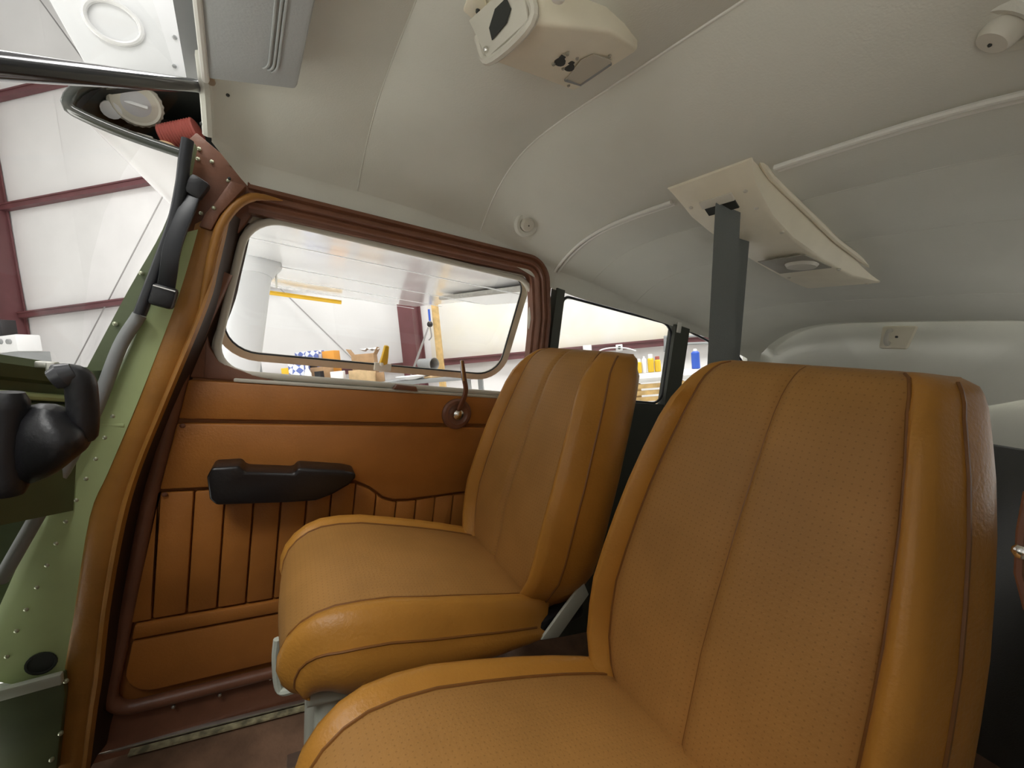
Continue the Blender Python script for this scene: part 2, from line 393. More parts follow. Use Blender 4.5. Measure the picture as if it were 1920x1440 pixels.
def jar(px, py_top, wpx, lidm, lab):
    a = PW(px, py_top, JD); r = wpx / FPX * JD / 2; h = a.z - jt
    t = thing('oil_jar', lab, 'jar', (a.x, JD, jt), air=False, group='yellow jars on the pallet table')
    obj('jar_body', G().lathe((a.x, JD, jt), (0, 0, 1), [(r * .9, 0), (r, .01), (r, h * .72), (r * .6, h * .8)], 14), m_oil, t)
    obj('lid', G().lathe((a.x, JD, jt + h * .78), (0, 0, 1), [(r * .7, 0), (r * .7, h * .2), (r * .5, h * .22)], 14), lidm, t)
jar(1197, 673, 10, m_white, 'yellow jar nearest the far seat back, white lid'); jar(1219, 664, 11, m_white, 'tallest yellow jar, in the middle of the row'); jar(1232, 668, 11, m_red, 'yellow jar with a red lid at the right of the row')
def tallcan(px, py_top, wpx, m, name, lab, cat, depth=JD, lid=m_white):
    a = PW(px, py_top, depth); r = wpx / FPX * depth / 2; h = a.z - jt
    t = thing(name, lab, cat, (a.x, depth, jt), air=False)
    obj('can_body', G().lathe((a.x, depth, jt), (0, 0, 1), [(r, 0), (r, h * .8), (r * .6, h * .88)], 14), m, t)
    obj('nozzle', G().lathe((a.x, depth, jt + h * .86), (0, 0, 1), [(r * .5, 0), (r * .45, h * .12), (r * .2, h * .14)], 10), lid, t)
tallcan(1303, 654, 14, m_blue, 'blue_can', 'blue can standing right of the dark window post', 'can')
tallcan(1254, 655, 10, m_white, 'white_bottle', 'white bottle with a red cap just left of the window post', 'bottle', lid=m_red)
tallcan(1207, 668, 8, m_white, 'white_tube', 'slim white tube among the yellow jars', 'tube')
# tall cans behind etc.
a = PW(1161, 652, WY - .14)
t = thing('wall_outlet', 'square electrical outlet on the maroon girt', 'outlet', a, air=False)
obj('outlet_plate', G().box(a, (.11, .03, .11)), m_white, t, bevel=.01)
obj('socket_face', G().lathe(a + Vector((0, -.015, 0)), (0, -1, 0), [(.028, 0), (.028, .012), (.02, .014)], 12), m_dark, t)
pts = [PW(x, y, WY - .16) for x, y in ((1120, 661), (1130, 655), (1150, 652), (1175, 653), (1192, 658))]
o = obj('cable', G().tube(smooth_path(pts), .012, 6), m_white); o['label'] = 'white cable looping from the wall outlet'; o['category'] = 'cable'
a = PW(1101, 654, WY - .2)
o = obj('junction_box', G().box(a, (.14, .12, .12)).box(a + Vector((0, -.07, 0)), (.1, .03, .08)), m_white, bevel=.01); o['label'] = 'white junction box on the wall left of the outlet'; o['category'] = 'junction box'
# shelf frame
fr = thing('wall_rack', 'thin grey metal rack on the hangar wall beyond the window post', 'rack', PW(1290, 648, WY - .3), air=False)
for p, q in (((1245, 632), (1420, 625)), ((1247, 660), (1247, 630)), ((1250, 646), (1420, 640)), ((1350, 655), (1350, 626))):
    obj('rail', G().tube([PW(*p, WY - .3), PW(*q, WY - .3)], .022, 8), m_grey, fr)
# wooden post with cords and a leaning rod
a = PW(809, 579, 6.3); b = PW(818, 669, 6.3)
t = thing('wooden_post', 'upright pine post wrapped with a blue cord near the maroon column', 'post', (a.x, 6.3, 0), air=False)
obj('timber', G().box((a.x + .06, 6.3, a.z / 2 + .3), (.09, .09, a.z + .6)), m_wood, t, smooth=False)
obj('blue_cord', G().tube([PW(804, 580, 6.22), PW(806, 602, 6.22)], .018, 8), m_blue, t)
obj('knot', G().ball(PW(806, 608, 6.2), .05, 8), m_black, t)
obj('hanging_cord', G().tube(smooth_path([PW(806, 610, 6.2), PW(809, 630, 6.18), PW(804, 638, 6.18)]), .01, 6), m_rodm, t)
a = PW(803, 614, 6.0); b = PW(777, 686, 5.9); b = a + (b - a) * ((a.z - bt - .005) / (a.z - b.z))
o = obj('leaning_rod', G().tube([a, a * .5 + b * .5, b], [.012, .02, .016], 8), m_rodm); o['label'] = 'thin metal rod leaning from the bench against the pine post'; o['category'] = 'rod'
# electronics on the far left
LD = 5.2
a = PW(-10, 655, LD); c = PW(30, 646, LD)
t = thing('test_console', 'white instrument console with two round dials beyond the windshield', 'console', (c.x, LD, 0), air=False)
obj('console_case', G().box((c.x - .15, LD, c.z), (.85, .3, .27)), m_white, t, bevel=.02)
obj('screen', G().box((PW(8, 645, LD).x, LD - .155, PW(8, 645, LD).z), (.14, .02, .14)), m_black, t, bevel=.01)
for x in (27, 43): obj('dial', G().lathe((PW(x, 641, LD).x, LD - .15, PW(x, 641, LD).z), (0, -1, 0), [(.04, 0), (.04, .03), (.025, .035)], 14), m_grey, t)
obj('cabinet', G().box((c.x - .15, LD + .05, (c.z - .135) / 2), (.8, .4, c.z - .135)), m_grey, t, smooth=False)
a = PW(8, 612, LD + .3)
o = obj('black_speaker', G().box((a.x - .05, LD + .3, (a.z + .08 + c.z + .13) / 2), (.30, .2, max(.2, a.z + .12 - c.z - .13))), m_black, bevel=.01); o['label'] = 'black box standing on the console at the left picture edge'; o['category'] = 'box'

# ================================================================ WING OUTSIDE (right wing)
wing = thing('aircraft_wing', 'glossy white high wing with open root seen through window and windshield', 'wing', (.3, 1.1, .33))
def airfoil(le, te, zl, th, n=14):
    """closed section: nose, lower side to tail, upper side back; list of (x, z)"""
    c = te - le; lo = []; up = []
    for i in range(n + 1):
        t = (1 - math.cos(math.pi * i / n)) / 2
        k = 2.6 * (.2969 * math.sqrt(t) - .126 * t - .3516 * t * t + .2843 * t ** 3 - .1015 * t ** 4)
        lo.append((le + c * t, zl + .025 - k * th * 1.35 + .03 * t)); up.append((le + c * t, zl + .025 + k * th * 4.0 + .03 * t))
    return lo + up[::-1][1:-1]
secs = [(1.09, -.378, 1.38, .34, .13), (2.2, -.378, 1.38, .363, .13), (3.4, -.37, 1.40, .40, .12), (5.2, -.33, 1.42, .45, .09)]
def wing_ring(y, le, te, zl, th, inset=0): return [Vector((x, y, z)) for x, z in airfoil(le + inset, te - inset, zl, th - inset * .4)]
rings = [wing_ring(*s_) for s_ in secs]
g = G().grid(rings, True); g.f.append(tuple(len(g.v) - len(rings[0]) + i for i in range(len(rings[0]))))
obj('wing_skin', g, m_wing, wing)
# rounded lip round the open nose; liner and rib coloured dark as inner shade
nose = [p for p in rings[0] if p.x < -.14]; lo = [p for p in rings[0][:15] if p.x < -.12]; up = [p for p in rings[0][15:] if p.x < -.12]
lip = list(reversed(lo)) + list(reversed(up))
obj('root_lip', G().tube(smooth_path(lip, 3), .010, 12), mat('glossy_grey_olive_lip', (.05, .055, .047), .12, coat=.5), wing)
obj('nose_shade', G().grid([[Vector((.3 + (p.x - .3) * .975, y, .37 + (p.z - .37) * .93)) for p in rings[0]] for y in (1.092, 1.15, 1.235)], True), m_dark, wing)
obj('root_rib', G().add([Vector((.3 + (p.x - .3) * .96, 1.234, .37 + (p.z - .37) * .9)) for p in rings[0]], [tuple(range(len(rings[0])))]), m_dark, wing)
obj('spar_web', G().box((-.12, 1.16, .40), (.01, .16, .2)), m_olive, wing, smooth=False)
# corrugated flap along the trailing edge, inboard
g = G(); rows = []
for i in range(81):
    y = 1.15 + 1.9 * i / 80; z = .352 + (y - 1.1) * .028 + .008 * (1 if i % 2 else -1)
    rows.append([(1.02, y, z - .012), (1.20, y, z - .002), (1.42, y, z + .004)])
g.grid(rows); obj('corrugated_flap', g, m_wing, wing, smooth=False)
obj('flap_gap_tube', G().tube([(1.0, 1.2, .33), (1.0, 3.0, .385)], .016, 8), m_alu, wing)
for y in (1.8, 2.6, 3.4, 4.3):
    zz = .302 + (y - 1.1) * .028
    obj('rib_line', G().box((.5, y, zz), (1.3, .012, .004)), m_strut, wing, smooth=False)
obj('tip_strip', G().tube([PA(478, 545, 'Y', 5.0), PA(640, 567, 'Y', 5.0)], .025, 6), m_yellow, wing)
# white root fairing panel above the open nose, with its raised ring
fp_ = [(70, -40), (166, 132), (172, 156), (260, 150), (356, 162), (340, 70), (318, -40)]
q_ = [PA(x, y, 'Y', 1.10) for x, y in fp_]
obj('root_fairing', G().prism(q_, (0, .012, 0)), m_strut, wing, bevel=.002)
rc_ = PA(213, 42, 'Y', 1.098)
obj('raised_ring', G().tube([rc_ + Vector((.035 * math.cos(a) * 1.15, 0, .035 * math.sin(a))) for a in [2 * math.pi * k / 32 for k in range(32)]], .0045, 8, closed=True), m_wing, wing)
for px, py in ((328, 70), (327, 124)): obj('screw', G().ball(PA(px, py, 'Y', 1.098), .004, 6), m_grey, wing)
# strut
top = Vector((-.17, 2.62, .345)); bot = Vector((-.16, 1.16, -.88)); d = (top - bot).normalized(); side = d.cross(Vector((1, 0, 0))).normalized(); fw = side.cross(d)
def strut_ring(p, c, t): return [p + fw * c * math.cos(a) + side * t * math.sin(a) for a in [2 * math.pi * k / 20 for k in range(20)]]
st = thing('wing_strut', 'broad white wing strut rising outside the front of the door window', 'strut', bot)
obj('strut_tube', G().loft([strut_ring(bot + (top - bot) * t, .075, .03) for t in (0, .3, .6, .9, 1)]), m_strut, st)
obj('strut_cuff', G().loft([strut_ring(bot + (top - bot) * .93, .08, .035), strut_ring(bot + (top - bot) * .97, .10, .06), strut_ring(top, .12, .075)]), m_strut, st)
obj('tie_down_ring', G().tube([top + Vector((.09, -.05, -.02)), top + Vector((.10, -.05, -.12))], .006, 6), m_alu, st)
# cabin air inlet: ridged ring with a clear face, bracket, red hose
vc = PA(253, 187, 'Y', 1.14); vax = (Vector((0, 0, 0)) - vc).normalized(); vax = (vax + Vector((.1, 0, -.35))).normalized()
vn = thing('air_inlet', 'round cream vent knob with ridged rim inside the open wing root', 'vent', vc)
obj('vent_tube', G().lathe(vc - vax * .085, vax, [(.030, 0), (.036, .02), (.036, .07), (.038, .085)], 24), m_olive, vn)
g = G(); n = 48; rr = []
for h, r in ((0, .040), (.022, .042), (.026, .038), (.024, .034)):
    ax = vax; a_ = ax.orthogonal().normalized(); b_ = ax.cross(a_)
    rr.append([vc + ax * h + (a_ * math.cos(2 * math.pi * k / n) + b_ * math.sin(2 * math.pi * k / n)) * (r + (.0018 if k % 2 and r > .039 else 0)) for k in range(n)])
obj('ridged_ring', G().loft(rr), m_cream2, vn, smooth=False)
obj('clear_face', G().lathe(vc + vax * .016, vax, [(.035, 0), (.034, .006), (.018, .009), (.001, .010)], 24), mat('milky_lens', (.62, .62, .64), .25), vn)
a_ = vax.orthogonal().normalized()
obj('pull_bar', G().box(vc + vax * .028, (.036, .004, .006)), m_white, vn, bevel=.001)
q = PA(208, 205, 'Y', 1.13)
obj('bracket', G().lathe(q, vax, [(.016, 0), (.016, .005), (.003, .006)], 14).box((q + vc) / 2, (.05, .012, .014)), m_white, vn)
obj('clip', G().box(PA(272, 262, 'Y', 1.13), (.026, .01, .018)), m_creamd, vn, bevel=.002)
h0, h1 = PA(308, 260, 'Y', 1.14), PA(372, 246, 'Y', 1.12)
g = G(); n = 26; g.tube([h0 + (h1 - h0) * (i / n) for i in range(n + 1)], [.024 + (.0025 if i % 2 else 0) for i in range(n + 1)], 14)
o = obj('duct_hose', g, m_red, air=True); o['label'] = 'red corrugated air hose entering the wing root'; o['category'] = 'hose'
o = obj('foam_plug', G().ball(PA(312, 276, 'Y', 1.12), .014, 10, (1.4, 1, .8)), m_card2, air=True); o['label'] = 'crumbly tan foam plug below the red hose'; o['category'] = 'foam'

# ================================================================ CABIN SHELL
YC = .4675
ST = [  # X, apex Z, tilt, side drop, half width, lower edge Z on the right wall
    (-.14, .425, .05, .125, .448, .315), (-.08, .428, .045, .135, .505, .262), (.111, .43, .03, .125, .507, .262), (.26, .432, .05, .14, .507, .262), (.41, .433, .07, .16, .507, .262), (.54, .40, .03, .13, .507, .245), (.66, .352, .0, .09, .507, .21),
    (.78, .338, .0, .09, .49, .195), (.95, .306, 0, .09, .47, .185), (1.3, .258, 0, .085, .44, .15), (1.53, .247, 0, .11, .425, .10), (1.6, .245, 0, .115, .42, .04)]
def stv(x, k): return lerp([(s_[0], s_[k]) for s_ in ST], x)
def zceil(x, y):
    t = (y - YC) / stv(x, 4)
    return stv(x, 1) + stv(x, 2) * (y - YC) - stv(x, 3) * min(1, abs(t)) ** 5
SEAMS = [-.14, .111, .41, .66, .78, .95, 1.3, 1.6]
def sagged(x, y):
    z = zceil(x, y)
    for a, b in zip(SEAMS, SEAMS[1:]):
        if a <= x <= b: z -= (.032 if b < .7 else .014) * (b - a) / .3 * math.sin(math.pi * (x - a) / (b - a)) * (1 - min(1, abs((y - YC) / stv(x, 4))) ** 3)
    return z
def ceil_row(x):
    hw = stv(x, 4); row = []
    ys = [math.sin(math.pi / 2 * (i / 20)) for i in range(-20, 21)]
    row = [Vector((x, YC + t * hw, sagged(x, YC + t * hw))) for t in ys]
    zl = stv(x, 5); p = row[-1]
    for k in (.5, 1): row.append(Vector((x, p.y + .004, p.z + (min(zl, p.z - .002) - p.z) * k)))
    p = row[0]; zl2 = zl if x > .62 else p.z - .01
    return [Vector((x, p.y - .004, zl2))] + row
ceil = thing('ceiling', 'grey fabric cabin headliner in sewn sections', None, (.5, YC, .4), kind='structure')
for a, b in zip(SEAMS, SEAMS[1:]):
    n = 12; g = G().grid([ceil_row(a + (b - a) * i / n) for i in range(n + 1)])
    obj('headliner_panel', g, m_head, ceil, ang=60)
for x in (.111, .41, .78, .95, 1.3, 1.6):
    row = ceil_row(x)[3:-3]
    obj('seam_stitching', G().tube([p + Vector((0, 0, .0006 if x != .41 else -.001)) for p in row], .0016 if x > .9 or x < .2 else .0018, 6), m_seam if x == .41 else m_head, ceil)
row = ceil_row(.66)[2:-2]
for dx, rr in ((-.006, .0042), (.006, .0032)):
    for part_ in ([p for p in row if p.y > .57], [p for p in row if p.y < .40]):
        obj('piping', G().tube([p + Vector((dx, 0, -.0035)) for p in part_], rr, 8), m_seam, ceil)
# folded front hem of the headliner with its dimpled tacks
row = [p for p in ceil_row(-.14) if p.y > .78]
obj('front_hem', G().tube([p + Vector((-.004, 0, 0)) for p in row[:-2]], .009, 8), m_head, ceil)
TK = []
for px, py in ((386, 165), (382, 200), (378, 232), (427, 178), (430, 335)):
    TK.append((px, py))
# rear bulkhead
rb = thing('wall_rear', 'pale rear cabin bulkhead with a charcoal lower panel', None, (1.66, YC, -.88), kind='structure')
r0 = ceil_row(1.6)
g = G(); ring = [Vector((1.602, YC + (p.y - YC) * 1.03, p.z + .014)) for p in r0[1:-1]]
rows = []
for k in range(7):
    e = k / 6; x = 1.602 + .07 * math.sin(e * math.pi / 2); sc = 1 - .0 * e
    rows.append([Vector((x, YC + (p.y - YC) * (1 - .03 * e), p.z - .006 * e)) for p in ring])
cen = [Vector((1.69, YC + (p.y - YC) * .0, -.05)) for p in ring]
rows.append([r_.lerp(c_, .5) for r_, c_ in zip(rows[-1], cen)]); rows.append(cen)
g.grid(rows)
obj('bulkhead_liner', g, m_head, rb, ang=60)
obj('lower_liner', G().box((1.72, YC, -.05), (.02, .9, .24)), m_head, rb)
obj('baggage_panel', G().box((1.66, YC, -.50), (.04, .94, .84)), m_char, rb, bevel=.01)
# right rear wall: lower panel, window posts
wr = thing('wall_right', 'right cabin side wall behind the door with dark lower trim', None, (1.1, .95, -.88), kind='structure')
def yw(x): return lerp([(.60, .985), (.68, .978), (.78, .962), (.95, .942), (1.3, .912), (1.6, .892), (1.75, .87)], x)
def wall_patch(x0, x1, z0, z1, n=6, off=0., th=.02):
    xs_ = [x0 + (x1 - x0) * i / n for i in range(n + 1)]; g = G()
    rings = [[Vector((x, yw(x) + off, z0(x) if callable(z0) else z0)), Vector((x, yw(x) + off + th, z0(x) if callable(z0) else z0)), Vector((x, yw(x) + off + th, z1(x) if callable(z1) else z1)), Vector((x, yw(x) + off, z1(x) if callable(z1) else z1))] for x in xs_]
    return g.loft(rings)
ztop = lambda x: stv(x, 5)
obj('lower_panel', wall_patch(.68, 1.72, -.9, -.12), m_darkolive, wr, ang=30)
obj('window_ledge', wall_patch(.70, 1.70, -.125, -.10, off=-.008), m_darkolive, wr, ang=30)
obj('window_post', wall_patch(1.125, 1.19, -.12, lambda x: ztop(x) + .006, off=-.012, th=.03), m_darkolive, wr, ang=30)
obj('front_window_post', wall_patch(.668, .694, -.12, lambda x: ztop(x) + .006, off=-.008, th=.03), m_darkolive, wr, ang=30)
obj('rear_liner', wall_patch(1.53, 1.72, -.12, .16), m_head, wr, ang=30)
obj('paint_chip', G().box((1.14, yw(1.14) - .0125, .165), (.02, .004, .035)), m_seam, wr, bevel=.002)
for nm, (x0, x1, xt1, t0, t1) in (('window_2', (.698, 1.125, 1.128, .198, .172)), ('window_3', (1.19, 1.535, 1.52, .165, .095))):
    wn = thing(nm, 'small fixed rear cabin side window', None, ((x0 + x1) / 2, yw((x0 + x1) / 2), -.1), kind='structure')
    wn['label'] = 'larger rear side window behind the door' if nm == 'window_2' else 'rearmost side window behind the dark post'
    poly = roundpoly([(x0, -.098), (x1, -.098), (xt1, t1), (x0, t0)], [.02, .04, .05, .02] if nm == 'window_2' else [.02, .05, .07, .02])
    obj('pane', G().add([Vector((p.x, yw(p.x) + .012, p.y)) for p in poly], [tuple(range(len(poly)))]), m_glass, wn)
    obj('gasket', G().tube([Vector((p.x, yw(p.x) + .004, p.y)) for p in poly], .0045, 8, closed=True), m_rubber, wn)
# corner fillers where the rounded windows leave the wall open
# left wall (behind the camera's door opening), floor, firewall
wl = thing('wall_left', 'left cabin side wall behind the open pilot door', None, (1.1, -.02, -.88), kind='structure')
def ywl(x): return 2 * YC - yw(x)
g = G(); rings = []
for x in (.72, .95, 1.3, 1.72):
    y = ywl(x); rings.append([Vector((x, y, -.9)), Vector((x, y - .02, -.9)), Vector((x, y - .02, -.1)), Vector((x, y, -.1))])
obj('lower_panel', g.loft(rings), m_char, wl, ang=30)
g = G(); rings = []
for x in (1.5, 1.6, 1.72):
    y = ywl(x); rings.append([Vector((x, y, -.1)), Vector((x, y - .02, -.1)), Vector((x, y - .02, .24)), Vector((x, y, .24))])
obj('upper_liner', g.loft(rings), m_head, wl, ang=30)
dl = thing('left_shade_panel', 'unseen left panel added to keep light off the near seat', None, (-.05, -.05, -.88), kind='structure')
obj('shade_panel', G().box((-.04, -.07, -.50), (.52, .03, .78)), m_door, dl, bevel=.01)  # unseen panel added low in the open doorway to cut light
obj('shade_wall', G().box((.48, -.055, -.33), (.52, .03, 1.14)), m_head, wl, bevel=.01)  # unseen panel added across the door opening to shade the near seat
obj('floor', G().box((.65, .475, -.91), (2.2, 1.05, .05)), m_carpet, air=True, kind='structure', label='worn brown cabin floor covering')

# ================================================================ DOOR
YD = 1.0
door = thing('door_1', 'tan vinyl cabin door with pleated lower panel, black armrest and open window', None, (.2, YD, -.78), kind='structure')
def dz(px, py, Y=YD): p = PA(px, py, 'Y', Y); return Vector((p.x, p.z))
def dprism(pts, y0, y1, rnd=0, nr=5):
    p2 = roundpoly(pts, rnd, nr) if rnd else [Vector(p) for p in pts]
    return G().prism([(p.x, y0, p.y) for p in p2], (0, y1 - y0, 0))
ZS = -.115                       # sill of the window
xr = .655                        # rear edge
fe = lambda z: lerp([(-.80, -.262), (-.645, -.238), (-.37, -.205), (-.112, -.166), (.25, -.06)], z)   # front edge of the panel
bz = -.775
# base skin (window opening left free)
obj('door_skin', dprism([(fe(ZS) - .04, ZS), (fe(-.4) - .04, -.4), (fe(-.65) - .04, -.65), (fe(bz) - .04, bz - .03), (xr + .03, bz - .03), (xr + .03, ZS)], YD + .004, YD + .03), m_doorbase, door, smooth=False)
gz_ = -.200                      # groove below the top panel
obj('upper_panel', dprism([(fe(ZS - .004) + .004, ZS - .004), (fe(gz_ + .003) + .004, gz_ + .003), (xr - .004, gz_ + .006), (xr - .004, ZS - .004)], YD - .010, YD + .006), m_door, door, bevel=.004)
# middle panel: its lower edge drops towards the rear
drop = [(.165, -.338), (.20, -.355), (.235, -.383), (.26, -.392), (.30, -.394), (.42, -.386), (xr - .004, -.378)]
zt = -.338
mid = [(fe(gz_ - .006) + .004, gz_ - .006), (fe(zt) + .004, zt)] + drop + [(xr - .004, gz_ - .003)]
obj('middle_panel', dprism(mid, YD - .012, YD + .006), m_door, door, bevel=.004)
# pleats
def ztp(x): return lerp([(-.3, zt)] + drop, x) - .008
zb = -.606
gx_ = [dz(x, 938).x for x in (300, 365, 417, 473, 523, 572, 617, 660, 702, 740, 779, 815, 847, 879)]
st_ = (gx_[-1] - gx_[1]) / (len(gx_) - 2); xs_ = [gx_[1] + st_ * i for i in range(-1, 17)]; xs_[0] = gx_[0]
edges = [fe(-.5) + .008] + [x for x in xs_ if x < xr - .01] + [xr - .006]
for i, (x0, x1) in enumerate(zip(edges, edges[1:])):
    a0, a1 = x0 + .0012, x1 - .0012
    if i == 0: pts = [(fe(ztp(a0)) + .006, ztp(a0)), (fe(zb) + .006, zb), (a1, zb), (a1, ztp(a1))]
    else: pts = [(a0, ztp(a0)), (a0, zb), (a1, zb), (a1, ztp(a1))]
    if i > 0 and any(a0 < d_[0] < a1 for d_ in drop): pts += [(d_[0], ztp(d_[0])) for d_ in reversed(drop) if a0 < d_[0] < a1]
    obj('pleat', dprism(pts, YD - .009, YD + .006), m_door, door, bevel=.004)
obj('kick_band', dprism([(fe(-.612) + .012, -.611), (fe(-.64) + .012, -.641), (xr - .004, -.639), (xr - .004, -.611)], YD - .013, YD + .006), m_door, door, bevel=.005)
low = roundpoly([(fe(-.647) + .014, -.647), (fe(bz) + .02, bz + .014), (xr - .004, bz + .014), (xr - .004, -.645)], [0, .11, 0, 0])
obj('lower_panel', G().prism([(p.x, YD - .010, p.y) for p in low], (0, .016, 0)), m_door, door, bevel=.005)
# rounded flange round front and bottom edge
fl = [Vector((fe(.10) - .012, YD - .004, .10)), Vector((fe(-.1) - .010, YD - .004, -.1)), Vector((fe(-.37) - .008, YD - .004, -.37)), Vector((fe(-.62) - .004, YD - .004, -.62))] + [Vector((p.x - .002, YD - .008, p.y - .012)) for p in roundpoly([(fe(-.7), -.69), (fe(bz) + .004, bz), (.2, bz)], [0, .13, 0], 8)[1:]] + [Vector((xr, YD - .008, bz - .012))]
obj('door_flange', G().tube(fl, .013, 10), m_frame, door)
for z in (gz_ - .010, zt - .010): obj('screw', G().ball((fe(z) + .014, YD - .012, z), .005, 8, (1, .5, 1)), m_frame, door)
for px, py in ((325, 1325), (412, 1303), (507, 1272)):
    p = PA(px, py, 'Y', .985); obj('screw', G().ball(p, .004, 8), m_alu, door)
# raised skin round the window: front strip and rear strip of the door, carried up to the window head
WIN = roundpoly([(-.130, -.101), (.635, -.109), (.600, .224), (-.085, .226)], [.055, .02, .055, .075], 8)
def strip(pts, y0, y1): return dprism(pts, y0, y1)
obj('front_stile', strip([(fe(ZS) - .01, ZS), (fe(ZS) - .045, ZS), (fe(.2) - .05, .2), (fe(.25) - .04, .275), (-.04, .275), (-.05, .232), (-.076, .232), (-.120, .14), (-.138, .0), (-.136, ZS)], YD - .002, YD + .03), m_frame, door, bevel=.004)
obj('corner_fillet', strip([(-.140, ZS), (-.140, -.02), (-.134, -.05), (-.118, -.078), (-.09, -.09), (-.05, ZS + .012), (.0, ZS)], YD - .004, YD + .02), m_frame, door, bevel=.003)
obj('rear_stile', strip([(.632, ZS), (.612, .2), (.588, .236), (.60, .275), (.665, .275), (.67, ZS)], YD - .002, YD + .03), m_frame, door, bevel=.004)
obj('window_sill', strip([(-.09, ZS - .003), (-.09, ZS + .005), (xr, ZS + .001), (xr, ZS - .006)], YD - .010, YD + .03), m_rim, door, bevel=.003)
obj('window_catch', strip([(.232, ZS + .004), (.24, ZS + .016), (.288, ZS + .014), (.293, ZS + .002)], YD - .02, YD), m_frame, door, bevel=.002)
obj('rubber_rim', G().tube([Vector((p.x, YD + .004, p.y)) for p in WIN], .0075, 10, closed=True), m_rim, door)
obj('outer_rim', G().tube([Vector((p.x, YD + .016, p.y)) for p in offset2(WIN, .004)], .008, 8, closed=True), m_rim, door)
# swung-out window
w1 = thing('window_1', 'hinged door window swung open at the bottom in a worn aluminium frame', None, (.23, 1.02, .235), kind='structure')
def sash(u, v): return Vector((u, 1.025 + .137 * v, .232 - .296 * v))
uv = roundpoly([(-.083, .0), (.588, .0), (.604, 1.0), (-.142, 1.0)], [.05, .05, .07, .08], 8)
# rounded in metric space: v scaled by length
L = math.hypot(.137, .296)
uvm = roundpoly([(-.083, 0), (.588, 0), (.604, L), (-.142, L)], [.06, .05, .07, .07], 8)
sp = [sash(p.x, p.y / L) for p in uvm]
g = G(); nrm_ = Vector((0, .296, .137)).normalized(); out = [sash(p.x, p.y / L) for p in offset2(uvm, .017)]
ring = []
for k in range(len(sp)): ring.append([sp[k], sp[k] - nrm_ * .006, out[k] - nrm_ * .010, out[k] + nrm_ * .004, sp[k] + nrm_ * .006])
g.grid(ring + [ring[0]], True); obj('sash_frame', g, m_sash, w1, ang=30)
obj('inner_gasket', G().tube([p - nrm_ * .002 for p in sp], .0032, 8, closed=True), m_rubber, w1)
obj('pane', G().add(sp, [tuple(range(len(sp)))]), m_glass, w1)
lp = PA(717, 688, 'Y', 1.155); lq = PA(725, 648, 'Y', 1.13)
obj('latch_lever', G().ribbon([lp, lp.lerp(lq, .5) + Vector((0, -.004, 0)), lq], (1, .2, 0), [.024, .018, .012], .012), m_yellow, w1, bevel=.003)
obj('latch_base', G().box(lp, (.045, .02, .022)).ball(lp + Vector((-.006, -.014, .008)), .006), m_cream2, w1, bevel=.004)
# armrest
def arm(px, py): return dz(px, py, .965)
outl = [arm(x, y) for x, y in ((402, 868), (452, 865), (462, 876), (551, 879), (558, 869), (640, 874), (663, 879), (663, 888), (650, 901), (620, 918), (590, 929), (540, 932), (410, 936), (398, 925), (393, 885))]
obj('armrest', G().prism([(p.x, .93, p.y) for p in outl], (0, .064, 0)), m_blackarm, door, bevel=.009, seg=3)
# latch rosette with upright lever
rc = PA(856, 776, 'Y', .988)
obj('handle_rosette', G().lathe(rc, (0, -1, 0), [(.041, -.004), (.041, .004), (.036, .009), (.028, .010), (.020, .004), (.001, .004)], 28), m_frame, door)
obj('handle_boss', G().lathe(rc + Vector((0, -.004, 0)), (0, -1, 0), [(.016, 0), (.014, .012), (.008, .016), (.001, .017)], 20), m_chrome, door)
l0, l1, l2 = PA(860, 770, 'Y', .97), PA(873, 735, 'Y', .96), PA(866, 676, 'Y', .955)
obj('handle_lever', G().ribbon(smooth_path([l0, l1, l1.lerp(l2, .5), l2]), (1, .3, 0), [.010, .012, .013, .013, .013, .012, .012, .012, .012, .012, .012, .012, .012, .012, .011, .011, .010, .010, .009][:19], .008), m_frame, door, bevel=.002)
obj('lever_face', G().ribbon([l1.lerp(l2, .35) + Vector((-.004, -.005, 0)), l2 + Vector((-.004, -.005, 0))], (1, .3, 0), .005, .002), m_chrome, door)

# ---------------------------------------------------------------- door frame (jamb) round the opening
df = thing('trim_1', 'ridged brown vinyl door frame over and behind the door', None, (.25, .98, .28), kind='structure')
# head and rear jamb: ridged profile swept along the opening
path = [Vector(p) for p in roundpoly([(-.082, .262), (.605, .262), (.632, .12), (.64, -.3)], [0, .05, 0, 0], 8)]
path[0] = Vector((-.085, .250))
prof = [(.026, .978), (.024, .966), (.016, .963), (.012, .970), (.008, .966), (.001, .966), (-.003, .975), (-.007, .972), (-.013, .974), (-.017, .984), (-.024, .986), (-.026, 1.01)]
rings = []
for i, p in enumerate(path):
    t = (path[min(i + 1, len(path) - 1)] - path[max(i - 1, 0)]).normalized(); nn = Vector((-t.y, t.x))
    rings.append([Vector((p.x + nn.x * a, y, p.y + nn.y * a)) for a, y in prof])
obj('head_moulding', G().grid(rings), m_frame, df, ang=50)
